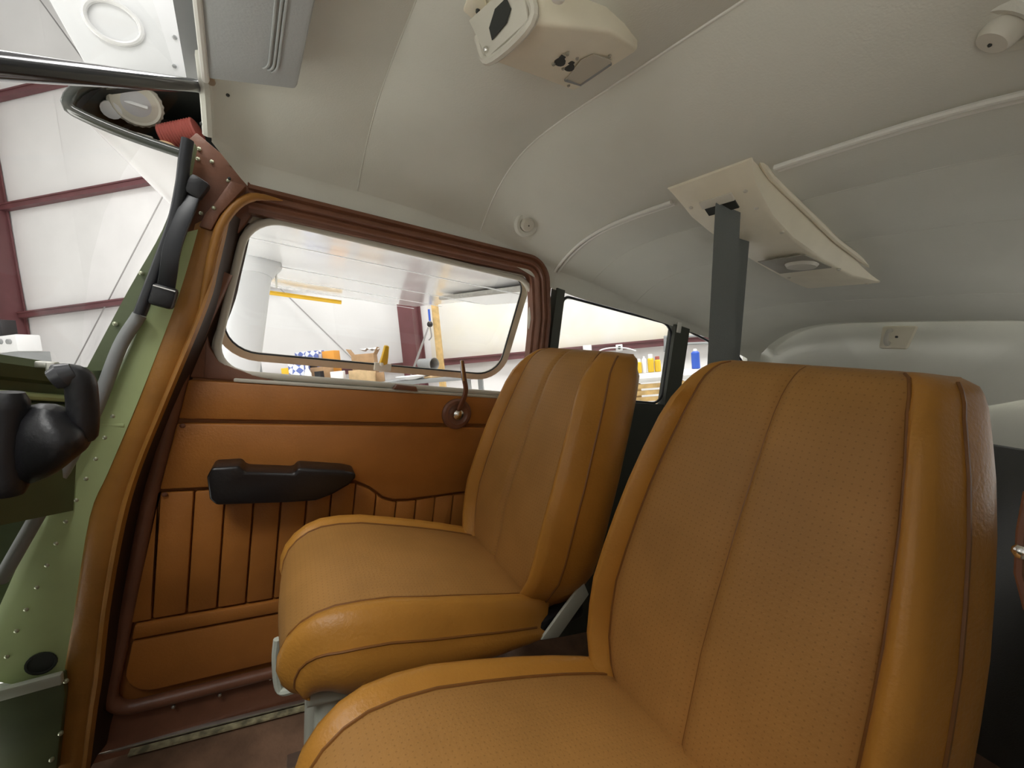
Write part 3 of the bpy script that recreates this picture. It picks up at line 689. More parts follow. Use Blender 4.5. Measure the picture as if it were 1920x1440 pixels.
# front post: padded tan strip with a deep dark return
Lp = [(366, 420), (342, 510), (318, 580), (255, 752), (200, 880), (165, 965), (135, 1150), (117, 1265), (110, 1330), (100, 1445)]
Rp = [(432, 395), (408, 500), (388, 575), (314, 752), (262, 880), (232, 985), (204, 1140), (190, 1265), (180, 1330), (165, 1445)]
Lp3 = smooth_path([PA(x, y, 'Y', .955) for x, y in Lp], 4); Rp3 = smooth_path([PA(x, y, 'Y', .945) for x, y in Rp], 4)
rings = []; shade_rows = []
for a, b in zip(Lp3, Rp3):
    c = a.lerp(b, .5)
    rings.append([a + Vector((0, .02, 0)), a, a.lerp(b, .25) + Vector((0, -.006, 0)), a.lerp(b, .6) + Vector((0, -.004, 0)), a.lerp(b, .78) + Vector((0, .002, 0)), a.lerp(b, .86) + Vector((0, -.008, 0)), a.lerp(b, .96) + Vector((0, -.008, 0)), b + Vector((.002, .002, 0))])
    shade_rows.append([b + Vector((.002, .002, 0)), b + Vector((.004, .030, 0)), b + Vector((.012, .055, 0)), b + Vector((.03, .08, 0))])
fp = thing('trim_2', 'tan vinyl covered front door post', None, (-.25, .95, -.88), kind='structure')
obj('padded_post', G().grid(rings), m_post, fp, ang=50)
obj('jamb_shade', G().grid(shade_rows), mat('jamb_shade_brown', (.035, .016, .008), .6), fp, ang=50)  # jamb return coloured dark to imitate the shade in the gap
# upper corner: moulding bead that runs from post into head
bead = smooth_path([PA(372, 596, 'Y', .944), PA(390, 520, 'Y', .941), PA(400, 470, 'Y', .94), PA(414, 425, 'Y', .94), PA(440, 388, 'Y', .945), PA(468, 371, 'Y', .95), PA(496, 370, 'Y', .955), PA(530, 376, 'Y', .96)], 5)
obj('corner_bead', G().tube(bead, [.002, .003, .004, .005, .006, .007] + [.008] * (len(bead) - 15) + [.007, .007, .006, .006, .005, .004, .003, .002, .001], 10), m_post, fp)
gp = [(352, 262), (368, 248), (420, 292), (472, 347), (478, 362), (440, 372), (418, 398), (396, 440), (374, 446), (342, 446), (346, 400)]
obj('gusset_plate', G().prism([PA(x, y, 'Y', .968) for x, y in gp], (0, .02, 0)), m_frame, fp, bevel=.002)
cl = [(432, 338), (462, 348), (440, 372), (412, 402), (396, 432), (372, 424), (386, 398), (408, 372)]
obj('hinge_clip', G().prism([PA(x, y, 'Y', .936) for x, y in cl], (0, .03, 0)), m_frame, fp, bevel=.003)
for px, py in ((373, 279), (371, 298), (397, 303), (428, 339), (433, 307), (377, 400), (401, 390)):
    obj('rivet', G().ball(PA(px, py, 'Y', .966 if px not in (401,) else .934), .0036, 8), m_rivet, fp)
# scuff plate / sill between door and floor
sl = thing('trim_3', 'brown painted door sill with a bright metal edge strip', None, (.2, .95, -.88), kind='structure')
g = G(); rows = []
for x in (-.30, -.1, .1, .3, .66):
    rows.append([(x, 1.003, bz - .02), (x, 1.0, bz - .045), (x, .998, -.845), (x, .990, -.885)])
g.grid(rows); obj('sill_face', g, m_frame, sl)
s0, s1 = PA(200, 1408, 'Z', -.872), PA(592, 1310, 'Z', -.872)
dd = (s1 - s0); obj('metal_strip', G().ribbon([s0 - dd * .15, s1 + dd * .5], (0, 1, 0), .010, .006), m_alu, sl, bevel=.001)
obj('worn_edge', G().ribbon([s0 + dd * .1 + Vector((.0, -.014, -.004)), s1 - dd * .05 + Vector((0, -.014, -.004))], (0, 1, 0), .014, .004), mat('worn_olive_edge', (.30, .27, .16), .6, noise=.5, nscale=60), sl)

# ================================================================ FRONT LEFT: pillar, panel, yoke
pl = thing('trim_4', 'light green riveted cabin pillar', None, (-.32, .94, -.65), kind='structure')
gl = [(340, 440), (300, 520), (272, 575), (232, 672), (168, 785), (112, 900), (60, 1000), (0, 1135), (-60, 1260)]
gr = [(372, 430), (346, 520), (322, 590), (258, 755), (203, 885), (168, 970), (138, 1155), (122, 1250), (116, 1300)]
a3 = smooth_path([PA(x, y, 'Y', .955) for x, y in gl], 4); b3 = smooth_path([PA(x, y, 'Y', .950) for x, y in gr], 4)
g = G().grid([[a + Vector((0, .02, 0)), a, a.lerp(b, .15) + Vector((0, -.006, 0)), a.lerp(b, .6) + Vector((0, -.004, 0)), b] for a, b in zip(a3, b3)])
obj('pillar_skin', g, m_green, pl, ang=60)
for px, py in ((212, 780), (197, 820), (180, 860), (162, 897), (144, 937), (124, 977), (106, 1018), (89, 1059), (70, 1100), (50, 1142), (32, 1182), (14, 1230)):
    obj('rivet', G().ball(PA(px, py, 'Y', .950), .0042, 8), m_rivet, pl)
obj('joggle', G().box(PA(212, 797, 'Y', .950), (.03, .004, .006)), m_green, pl, bevel=.001)
p = PA(78, 1243, 'Y', .947); obj('access_hole', G().lathe(p, (0, -1, 0), [(.001, 0), (.020, 0), (.020, .003), (.017, .003), (.016, .001), (.001, .001)], 20), m_dark, pl)
# box ledge at the bottom left
bl = [PA(x, y, 'Y', .935) for x, y in ((-60, 1318), (117, 1268), (122, 1300), (105, 1450), (-60, 1500))]
lb = thing('trim_5', 'dark green box structure with a pale top edge at the bottom left', None, (-.35, .93, -.88), kind='structure')
obj('box_face', G().prism(bl, (0, .03, 0)), m_olive, lb, bevel=.002)
e0, e1 = PA(-60, 1318, 'Y', .925), PA(118, 1270, 'Y', .925)
obj('top_edge', G().ribbon([e0, e1], (0, 0, 1), .020, .012), m_gframe, lb, bevel=.003)
for px, py in ((124, 1277), (112, 1280), (114, 1375), (97, 1424)): obj('rivet', G().ball(PA(px, py, 'Y', .93), .004, 8), m_rivet, lb)
# side panel in front of the pillar
obj('wall_front', G().prism([PA(x, y, 'Y', .965) for x, y in ((-80, 690), (190, 690), (230, 740), (150, 900), (60, 1060), (-10, 1200), (-80, 1330))], (0, .02, 0)), m_olive, air=True, kind='structure', label='olive painted cabin side ahead of the green pillar')
# windshield side channel and hose
wc = thing('trim_6', 'dark olive windshield channel running up to the cabin roof', None, (-.29, .93, -.09), kind='structure')
g = G().grid([[a + Vector((0, .02, 0)), a, b, b + Vector((.0, .02, 0))] for a, b in zip(smooth_path([PA(x, y, 'Y', .94) for x, y in ((160, 695), (240, 545), (305, 430), (330, 350), (352, 262))], 4), smooth_path([PA(x, y, 'Y', .935) for x, y in ((196, 695), (268, 560), (322, 450), (345, 370), (366, 270))], 4))])
obj('channel', g, m_olive, wc, ang=60)
for px, py in ((284, 511), (216, 607), (265, 512)): obj('rivet', G().ball(PA(px, py, 'Y', .934), .004, 8), m_rivet, wc)
obj('edge_seal', G().tube(smooth_path([PA(x, y, 'Y', .92) for x, y in ((352, 262), (346, 300), (340, 350), (325, 420), (300, 490), (262, 590))], 5), .009, 10), m_rubber, wc)
h = [(262, 590), (225, 650), (180, 765), (120, 880), (60, 985), (0, 1090)]
o = obj('conduit_hose', G().tube(smooth_path([PA(x, y, 'Y', .935) for x, y in h], 5), .010, 10), m_grey, air=True); o['label'] = 'grey conduit hose running down beside the green pillar'; o['category'] = 'hose'
# grab strap
gs = thing('grab_strap', 'black grab strap bolted to the front door post', 'strap', PA(308, 560, 'Y', .92))
pp = smooth_path([PA(x, y, 'Y', Y) for x, y, Y in ((366, 352, .93), (352, 390, .915), (334, 432, .905), (322, 470, .90), (316, 510, .905), (311, 545, .915))], 4)
obj('strap_band', G().ribbon(pp, (1, .0, .35), .024, .007), m_rubber, gs, bevel=.002)
e = PA(307, 556, 'Y', .91); dv = (pp[-1] - pp[-3]).normalized()
rot = Matrix.Rotation(R(10), 3, 'Y')
obj('end_cap', G().box(e, (.034, .020, .038), rot), m_black, gs, bevel=.006)
obj('end_cap', G().box(PA(368, 352, 'Y', .925), (.030, .020, .036), Matrix.Rotation(R(25), 3, 'Y')), m_black, gs, bevel=.006)
obj('metal_edge', G().box(PA(309, 541, 'Y', .902), (.030, .008, .002), rot), m_chrome, gs)
# windshield brace tube
t0, t1 = PA(366, 161, 'Y', .87), PA(0, 123, 'Y', .47); dd = t1 - t0
o = obj('brace_tube', G().tube([t0, t0 + dd * .5, t0 + dd * 1.3], .0098, 14), mat('gloss_black_tube', (.012, .014, .02), .15), air=True); o['label'] = 'glossy black brace tube across the windshield top'; o['category'] = 'tube'
# front roof frame (dark spar) above the windshield
tr = [PA(x, y, 'Z', .402) for x, y in ((308, -90), (353, 164), (378, 160), (364, -90))]
tr = [tr[0] + (tr[0] - tr[1]) * 1.6, tr[1], tr[2], tr[3] + (tr[3] - tr[2]) * 1.6]
obj('trim_7', G().prism(tr, (0, 0, .03)), m_grey, air=True, kind='structure', label='dark grey roof frame above the windshield')
# windshield
ws = thing('window_4', 'clear curved acrylic windshield', None, (-.6, .5, -.09), kind='structure')
rows = []
for k in range(13):
    e = k / 12; y = .945 - .98 * e; bow = math.sin(math.pi * min(1, e * 1.02)) ** .6
    b_ = Vector((-.30 - .55 * bow, y, -.10)); t_ = Vector((-.185, min(y, .90) if e < .1 else y, .36 + .07 * bow))
    rows.append([b_.lerp(t_, j / 6) + Vector((-.04 * math.sin(math.pi * j / 6), .03 * math.sin(math.pi * j / 6) * (1 - 2 * e), .03 * math.sin(math.pi * j / 6))) for j in range(7)])
obj('pane', G().grid(rows), m_shield, ws)
# instrument panel with glareshield lip
ip = thing('instrument_panel', 'olive instrument panel shelf below the windshield', 'panel', (-.4, .5, -.88))
gp_ = [PA(x, y, 'Y', Y) for x, y, Y in ((-60, 655, .80), (168, 690, .945))]
rows = []
for i in range(9):
    p = gp_[0].lerp(gp_[1], i / 8)
    rows.append([p + Vector((-.5, 0, .0)), p + Vector((-.02, 0, .002)), p, p + Vector((.006, 0, -.012)), p + Vector((-.004, 0, -.030)), p + Vector((-.02, 0, -.034)), p + Vector((-.024, 0, -.06)), p + Vector((-.010, 0, -.066)), p + Vector((-.012, 0, -.25))])
obj('glareshield', G().grid(rows), m_olive, ip, ang=40)
obj('panel_body', G().box((-.62, .36, -.50), (.5, 1.0, .72)), m_olive, ip, bevel=.01)
obj('ledge_rail', G().tube([gp_[0] + Vector((-.012, 0, -.055)), gp_[1] + Vector((-.012, 0, -.055))], .006, 8), m_green, ip)
obj('clip', G().box(PA(88, 684, 'Y', .87), (.022, .016, .010)).box(PA(98, 692, 'Y', .86), (.010, .016, .022)), m_alu, ip, bevel=.002)
obj('lock_wire', G().tube(smooth_path([PA(x, y, 'Y', .93) for x, y in ((0, 958), (40, 955), (62, 940), (80, 922), (100, 905))], 4), .003, 6), m_alu, ip)
# control yoke (right-hand horn of it)
yk = thing('control_yoke', 'black control yoke reaching in at the left picture edge', 'yoke', PA(60, 930, 'Y', .72))
def yp(px, py, Y=.72): return PA(px, py, 'Y', Y)
rg = []
for px, w0, y0, y1, Y in ((30, .0, 775, 925, .715), (42, .018, 762, 912, .71), (75, .024, 752, 904, .70), (110, .026, 756, 888, .695), (140, .024, 790, 860, .69), (166, .014, 805, 842, .69)):
    a, b = yp(px, y0, Y), yp(px, y1, Y); wv = Vector((0, 1, 0)) * (w0 + .006)
    rg.append([a - wv * .6, a + wv * .6, a.lerp(b, .25) + wv * 1.2, a.lerp(b, .75) + wv * 1.2, b + wv * .6, b - wv * .6, a.lerp(b, .75) - wv * 1.2, a.lerp(b, .3) - wv * 1.2])
obj('hub_cover', G().loft(rg), m_black, yk, sub=1, ang=60)
hn = smooth_path([yp(98, 706, .70), yp(125, 704, .70), yp(148, 712, .70), yp(154, 745, .70), yp(156, 790, .70), yp(152, 825, .70)], 4)
obj('horn_grip', G().tube(hn, [.006] + [.015] * (len(hn) - 2) + [.012], 14), m_black, yk)
obj('horn_top', G().lathe(yp(118, 706, .695), (.5, .1, .3), [(.001, -.012), (.012, -.010), (.016, 0), (.012, .012), (.001, .014)], 16), mat('worn_black_plastic', (.05, .052, .058), .25), yk)
bar = smooth_path([yp(18, 735, .69), yp(14, 800, .69), yp(12, 870, .69), yp(16, 928, .69)], 4)
obj('control_column', G().tube(bar, [.012] + [.017] * (len(bar) - 2) + [.013], 14), m_black, yk)
obj('shaft', G().tube([yp(60, 840, .72), yp(60, 840, .72) + Vector((-.35, .0, .03))], .016, 12), m_black, yk)
obj('switch_plate', G().box(yp(127, 828, .672), (.016, .004, .018)), mat('faded_red_label', (.20, .08, .06), .5), yk, bevel=.003)

# ================================================================ SEATS
def tabl(tab): return lambda v: lerp(tab, v)
bw = tabl([(-.47, .120), (-.45, .140), (-.425, .158), (-.38, .182), (-.30, .187), (-.20, .180), (-.123, .170), (-.05, .156), (-.012, .146), (.012, .141), (.026, .133), (.034, .120)])
def bxf(z): return lerp([(-.48, .425), (-.42, .418), (-.30, .428), (-.15, .462), (0, .505), (.04, .52)], z)
def make_seat(yc, lab):
    t = thing('pilot_seat', lab, 'seat', (.3, yc, -.885), group='tan leather front seats')
    # ---- backrest, rings by height
    zs_ = [-.475, -.462, -.445, -.42, -.39, -.35, -.31, -.26, -.21, -.16, -.11, -.06, -.03, -.008, .006, .018, .026, .031, .034, .035]
    ins = [.012, .004, 0, 0, 0, 0, 0, 0, 0, 0, 0, 0, .0, .001, .004, .009, .016, .026, .040, .055]
    NF = 37; rows = []
    for z, e in zip(zs_, ins):
        wv = bw(z); x0 = bxf(z); th = .115 if z < 0 else .105; row = []
        for i in range(NF):
            s = -1 + 2 * i / (NF - 1); a = abs(s); k = min(1, max(0, (.02 - z) / .06))
            bul = -.024 * math.sin(math.pi * min(1, (a - .76) / .24)) ** .8 * k if a > .76 else 0
            if a <= .78: bul = -.010 * math.cos(a / .78 * math.pi / 2) * k + .009 * math.exp(-(a / .028) ** 2) + .006 * math.exp(-((a - .778) / .03) ** 2)
            rnd = .028 * max(0, (a - .84) / .16) ** 2
            row.append(Vector((x0 + bul + rnd + e, yc - s * (wv - e * .12), z)))
        pr, pl_ = row[-1], row[0]
        for k in range(1, 7):      # right side, back, left side
            row.append(Vector((pr.x + (th - e * 1.4) * k / 6 * .9, pr.y - .010 * math.sin(math.pi * k / 6) + .022 * (k / 6) ** 3, z)))
        lx = row[-1].x + .012
        for k in range(1, 10): row.append(Vector((lx + .012 * math.sin(math.pi * k / 10), row[NF + 5].y + (2 * yc - 2 * row[NF + 5].y) * k / 10, z)))
        for k in range(6, 0, -1): row.append(Vector((pl_.x + (th - e * 1.4) * k / 6 * .9, pl_.y + .010 * math.sin(math.pi * k / 6) - .022 * (k / 6) ** 3, z)))
        rows.append(row)
    iL, iR = 4, NF - 5      # welt positions (|s| = .778)
    sub_ = lambda i0, i1: [r_[i0:i1 + 1] for r_ in rows]
    back_ = obj('backrest', G().grid(sub_(iL, iR)), m_perf_back, t, ang=70)
    obj('bolster', G().grid(sub_(0, iL)), m_leather, t, ang=70); obj('bolster', G().grid(sub_(iR, NF - 1)), m_leather, t, ang=70)
    shell = [r_[NF - 1:] + [r_[0]] for r_ in rows]
    obj('back_shell', G().grid(shell), m_leather, t, ang=70)
    g = G(); g.f.append(tuple(range(len(rows[-1])))); g.v += [tuple(p + Vector((0, 0, .0))) for p in rows[-1]]; obj('top_cap', g, m_leather, t)
    for i in (iL, iR, NF // 2):
        pth = [r_[i] + Vector((-.001 if i != NF // 2 else .0005, 0, 0)) for r_ in rows[1:-2]]
        obj('welt', G().tube(pth, .0018 if i != NF // 2 else .0011, 6), m_pipe, back_)
    for i in (NF - 1, 0): obj('welt', G().tube([r_[i] for r_ in rows[1:-3]], .0022, 6), m_pipe, back_)
    # ---- cushion, rings from rear to front
    def ctop(x): return lerp([(-.02, -.392), (.06, -.376), (.16, -.382), (.30, -.408), (.40, -.430), (.46, -.44)], x)
    # side contour of the top, from the rear edge over the rolled front and under it
    ct = [Vector((x, ctop(x) - e)) for x, e in ((.455, .012), (.43, .003), (.39, 0), (.34, 0), (.28, 0), (.22, 0), (.16, 0), (.118, 0))]
    ct += [Vector(p) for p in ((.085, -.381), (.062, -.388), (.044, -.400), (.031, -.416), (.024, -.435), (.023, -.456), (.028, -.474), (.038, -.488), (.052, -.497))]
    hws = [.163, .168, .174, .180, .184, .187, .187, .186, .183, .179, .174, .169, .164, .160, .157, .155, .154]
    xbs = [.455, .43, .39, .34, .28, .22, .16, .125, .112, .104, .097, .091, .085, .079, .073, .068, .063]
    rows = []; NT = 37
    for q, (c, hwid, xb) in enumerate(zip(ct, hws, xbs)):
        tg = (ct[min(q + 1, len(ct) - 1)] - ct[max(q - 1, 0)]).normalized(); nn = Vector((tg.y, -tg.x)); nn = -nn if q < 8 and nn.y < 0 else nn
        if q >= 8 and nn.x > 0: nn = -nn
        zb_ = lerp([(.05, -.496), (.13, -.510), (.3, -.516), (.46, -.512)], xb); row = []; fr = 1 if q < 9 else max(.35, 1 - (q - 8) * .1)
        for i in range(NT):
            s = -1 + 2 * i / (NT - 1); a = abs(s)
            bul = .012 * math.sin(math.pi * (a - .72) / .28) if a > .72 else .010 * math.cos(a / .72 * math.pi / 2) - .004 * math.exp(-((a - .72) / .03) ** 2)
            rnd = -.034 * max(0, (a - .80) / .20) ** 2.2
            o_ = (bul * fr + rnd * fr); row.append(Vector((c.x + nn.x * o_, yc - s * hwid, c.y + nn.y * o_)))
        pr, pl_ = row[-1], row[0]
        for sg, p_ in ((-1, pr),):
            for k in range(1, 8): row.append(Vector((p_.x + (xb - p_.x) * (k / 7), p_.y - .012 * math.sin(math.pi * k / 7) + .030 * (k / 7) ** 2, p_.z + (zb_ - p_.z) * k / 7)))
        yb = row[-1].y
        for k in range(1, 6): row.append(Vector((xb, yb + (2 * yc - 2 * yb) * k / 6, zb_)))
        for k in range(7, 0, -1): row.append(Vector((pl_.x + (xb - pl_.x) * (k / 7), pl_.y + .012 * math.sin(math.pi * k / 7) - .030 * (k / 7) ** 2, pl_.z + (zb_ - pl_.z) * k / 7)))
        rows.append(row)
    iL, iR = 5, NT - 6
    cu = obj('seat_cushion', G().grid([r_[iL:iR + 1] for r_ in rows]), m_perf_seat, t, ang=70)
    obj('cushion_bolster', G().grid([r_[0:iL + 1] for r_ in rows]), m_leather, t, ang=70)
    obj('cushion_bolster', G().grid([r_[iR:NT] for r_ in rows]), m_leather, t, ang=70)
    obj('cushion_skirt', G().grid([r_[NT - 1:] + [r_[0]] for r_ in rows]), m_leather, t, ang=70)
    g = G(); g.v += [tuple(p) for p in rows[-1]]; g.f.append(tuple(range(len(rows[-1])))); obj('front_face', g, m_leather, t)
    for i in (iL, iR, 0, NT - 1): obj('welt', G().tube([r_[i] + Vector((0, 0, .0008)) for r_ in rows[1:]], .0018, 6), m_pipe, cu)
    # ---- frame
    obj('adjust_bar', G().tube(smooth_path([PA(520, 1198, 'Y', yc - .058), PA(517, 1235, 'Y', yc - .058), PA(521, 1285, 'Y', yc - .058), PA(532, 1297, 'Y', yc - .063), PA(560, 1290, 'Y', yc - .085), PA(590, 1278, 'Y', yc - .11)], 4), .0055, 8), m_gframe, t)
    for x in (.088, .36):
        for s in (-1, 1):
            obj('leg', G().tube([(x, yc + s * .11, -.49), (x + (.01 if x < .2 else -.01), yc + s * .12, -.70), (x + (.02 if x < .2 else 0), yc + s * .13, -.872)], .019, 14), m_gframe, t)
    for s in (-1, 1):
        obj('seat_rail', G().tube([(.06, yc + s * .13, -.515), (.24, yc + s * .13, -.525), (.45, yc + s * .13, -.515)], .010, 10), m_gframe, t)
        obj('recline_bracket', G().prism([(.425, yc + s * .176, -.49), (.465, yc + s * .176, -.495), (.525, yc + s * .176, -.425), (.508, yc + s * .176, -.398), (.468, yc + s * .176, -.44)], (0, .006, 0)), m_gframe, t, bevel=.002)
        obj('foot', G().box((.26, yc + s * .13, -.878), (.40, .03, .012)), m_alu, t, smooth=False)
    obj('hinge_cover', G().box((.47, yc - .15, -.475), (.12, .03, .035), Matrix.Rotation(R(-12), 3, 'Y')), m_black, t, bevel=.008)
    return t
seat1 = make_seat(.71, 'far tan leather seat beside the door, seen whole with seat cushion and backrest')
# the near seat: copies of the far one's parts
seat2 = seat1.copy(); COL.objects.link(seat2); seat2['label'] = 'near tan leather seat filling the lower right of the picture'
seat2.location.y = .258; seat2.location.x += .014; AIR.append(seat2)
for ch in list(seat1.children):
    c = ch.copy(); COL.objects.link(c); c.parent = seat2
    for gch in list(ch.children):
        d_ = gch.copy(); COL.objects.link(d_); d_.parent = c

# ================================================================ OVERHEAD THINGS
# sun visor
vz = lambda x, y: zceil(x, y) - .035
V = [PA(387, 150, 'Z', .362), PA(556, 170, 'Z', .366), PA(592, 0, 'Z', .380), PA(372, 0, 'Z', .380)]
V[2] = V[1] + (V[2] - V[1]) * 1.7; V[3] = V[0] + (V[3] - V[0]) * 1.7
vs = thing('sun_visor', 'grey padded sun visor with embossed border under the front headliner', 'visor', V[0])
obj('visor_body', G().prism(V, (0, 0, .022)), m_visor, vs, bevel=.006)
def vb(u, v): return (V[0].lerp(V[1], u)).lerp(V[3].lerp(V[2], u), v)
for k, (m_, r_) in enumerate(((.16, .0016), (.20, .0016), (.25, .0016))):
    pts = roundpoly([(-.05, .13 + k * .012), (1 - m_ - .08, .13 + k * .012), (1 - m_ - .08, 1.05), (-.05, 1.05)], [0, .06, 0, 0], 5)
    obj('embossed_line', G().tube([vb(p.x, p.y) + Vector((0, 0, -.0004)) for p in pts[1:-1]], r_, 6), m_visor, vs)
obj('hinge_arm', G().tube([vb(.05, -.01), vb(.02, -.10) + Vector((0, 0, .03))], .006, 8), m_alu, vs)
obj('edge_bead', G().tube([vb(-.01, 0), vb(-.01, 1)], .005, 8), m_seam, vs)

m_traym = mat('dull_cream_tray', (.58, .54, .44), .5)
# forward overhead console
def PZ(px, py, z): return PA(px, py, 'Z', z)
c1 = thing('overhead_console', 'cream overhead console with hexagonal opening hanging from the headliner', 'console', (.28, .48, .36))
FB0, FB1 = PZ(922, 116, .340), PZ(1003, 44, .340)                   # front lower edge (far, near)
FT0, FT1 = PZ(882, 30, .402), PZ(985, -62, .402)                    # front upper edge on the headliner
BK0, BK1 = PZ(1075, 172, .402), PZ(1197, 95, .402)                  # rear edge on the headliner
Fn = (FB1 - FB0).cross(FT0 - FB0).normalized(); Fn = Fn if Fn.x < 0 else -Fn
MB0, MB1 = PZ(1012, 148, .366), PZ(1145, 60, .366)                  # lower ridge where the belly meets the tail
body = G()
TF0, TF1 = Vector((FT0.x, FT0.y, .44)), PZ(1046, -60, .40) + Vector((0, 0, .04)); TB0, TB1 = Vector((BK0.x, BK0.y + .004, .455)), PZ(1192, 88, .403) + Vector((0, 0, .035))
TM0, TM1 = Vector((.30, MB0.y + .012, .455)), PZ(1118, 24, .398) + Vector((0, 0, .04))
body.add([FB0, FB1, TF0, TF1, MB0, MB1, TM0, TM1, BK0, BK1, TB0, TB1], [(0, 1, 3, 2), (0, 4, 5, 1), (4, 8, 9, 5), (0, 2, 6, 4), (4, 6, 10, 8), (1, 5, 7, 3), (5, 9, 11, 7), (8, 10, 11, 9), (2, 3, 7, 6), (6, 7, 11, 10)])
obj('console_body', body, m_cream, c1, bevel=.005, seg=3)
def on_front(u, v): return FB0.lerp(FB1, u).lerp(FT0.lerp(FT1, u), v) + Fn * .003
pl_ = [on_front(u, v) for u, v in ((.02, .02), (.98, .02), (1.0, .85), (.0, .85))]
obj('front_plate', G().prism(pl_, Fn * .005), m_cream2, c1, bevel=.002)
hx = [on_front(u, v) + Fn * .0055 for u, v in ((.27, .20), (.62, .26), (.75, .42), (.72, .64), (.50, .63), (.30, .42))]
obj('hexagon_opening', G().prism(hx, Fn * .0008), m_dark, c1)
for u, v in ((.10, .14), (.84, .70)): obj('screw', G().ball(on_front(u, v) + Fn * .006, .0035, 8), m_chrome, c1)
lipp = [FB0 + Fn * .004 + (FT0 - FB0) * .5, FB0 + Fn * .004, FB1 + Fn * .004, FB1 + Fn * .004 + (FT1 - FB1) * .6]
obj('raised_lip', G().tube(smooth_path(lipp, 6), .005, 8), m_cream2, c1)
obj('corner_tab', G().prism([PZ(868, 22, .404), PZ(895, 45, .404), PZ(915, 22, .404), PZ(905, -10, .404), PZ(880, -10, .404)], (0, 0, .006)), m_cream, c1, bevel=.002)
obj('screw_hole', G().ball(PZ(896, 21, .403), .003, 8), m_dark, c1)
def belly(px, py, k=.0): # point on the tail face
    n_ = (MB1 - MB0).cross(BK0 - MB0).normalized(); r_ = RA @ Vector((px - 960, py - 720, FPX)); t_ = n_.dot(MB0) / n_.dot(r_); n_ = n_ if n_.z < 0 else -n_
    return r_ * t_ + n_ * k
rec = [(1060, 148), (1088, 112), (1112, 100), (1146, 112), (1143, 122), (1088, 157)]
obj('recess_tray', G().prism([belly(x, y, .0012) for x, y in rec], (0, 0, .001)), m_traym, c1)
obj('tray_edge', G().tube([belly(x, y, .001) for x, y in ((1060, 148), (1088, 157), (1145, 118))], .0022, 6), m_grey, c1)
for x, y in ((1050, 115), (1067, 125)): obj('key_slot', G().lathe(belly(x, y), (0, 0, -1), [(.007, 0), (.007, .0012), (.001, .0014)], 12).box(belly(x + 4, y - 8, .0006), (.006, .006, .001)), m_dark, c1)
for x, y in ((1038, 120), (1064, 101), (1082, 109), (1056, 128), (1143, 105), (1066, 160)): obj('screw', G().ball(belly(x, y), .0025, 6), m_creamd, c1)
kp = PZ(1034, -2, .36); obj('dome_switch', G().lathe(kp + Vector((.0, -.01, .0)), (.3, -.8, -.5), [(.009, 0), (.009, .005), (.006, .009), (.001, .010)], 16), m_seam, c1)

# harness console
c2 = thing('harness_console', 'cream harness housing with belt slot and lamp recess behind the front seats', 'console', (.8, .48, .30))
stn = [  # X, half width at headliner, half width at belly, belly Z
    (.612, .083, .081, .352), (.622, .083, .076, .344), (.645, .080, .070, .328), (.675, .078, .068, .312), (.72, .076, .062, .296), (.80, .075, .058, .278), (.92, .075, .058, .264), (1.04, .077, .062, .256), (1.12, .080, .070, .258), (1.17, .082, .080, .268)]
yk2 = lambda x: lerp([(.6, .482), (1.2, .470)], x)
rings = []
for x, a, b, z in stn:
    yc = yk2(x); zc_ = zceil(x, yc) + .03
    rings.append([Vector((x, yc + a, zc_)), Vector((x, yc + a * .97, zc_ - .022 if zc_ - .022 > z else z + .001)), Vector((x, yc + b, z + .004)), Vector((x, yc + b * .9, z)), Vector((x, yc - b * .9, z)), Vector((x, yc - b, z + .004)), Vector((x, yc - a * .97, zc_ - .022 if zc_ - .022 > z else z + .001)), Vector((x, yc - a, zc_))])
obj('housing', G().loft(rings), m_cream, c2, ang=40)
fl = [Vector((x, yk2(x) - a * 1.0, zceil(x, yk2(x) - a) - .002 - .01 * math.sin(math.pi * (x - .6) / .6))) for x, a, b, z in stn]; fr_ = [Vector((x, yk2(x) + a * 1.0, zceil(x, yk2(x) + a) - .002 - .01 * math.sin(math.pi * (x - .6) / .6))) for x, a, b, z in stn]
obj('mounting_lip', G().tube(list(reversed(fl)) + fr_, .005, 8), m_cream, c2)
def fz(x): return lerp([(s_[0], s_[3]) for s_ in stn], x)
obj('belt_slot', G().box((.668, .482, fz(.668) - .0005), (.020, .058, .004), Matrix.Rotation(R(28), 3, 'Y')), m_dark, c2)
for x, y in ((.652, .535), (.652, .43), (.69, .43), (.98, .415), (1.13, .42), (1.0, .52), (.77, .425)):
    obj('screw', G().ball((x, y, fz(x) - .0005), .004, 8, (1, 1, .6)), m_cream2, c2)
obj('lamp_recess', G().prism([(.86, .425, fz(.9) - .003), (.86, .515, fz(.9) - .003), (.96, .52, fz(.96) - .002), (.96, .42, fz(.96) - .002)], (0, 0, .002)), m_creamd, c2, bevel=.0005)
obj('lamp_lens', G().lathe((.915, .455, fz(.915) - .003), (0, 0, -1), [(.030, 0), (.026, .006), (.012, .009), (.001, .010)], 20), m_cream2, c2)
obj('slot_flap', G().box((.652, .482, fz(.652) - .003), (.016, .062, .004), Matrix.Rotation(R(30), 3, 'Y')), m_cream2, c2, bevel=.001)
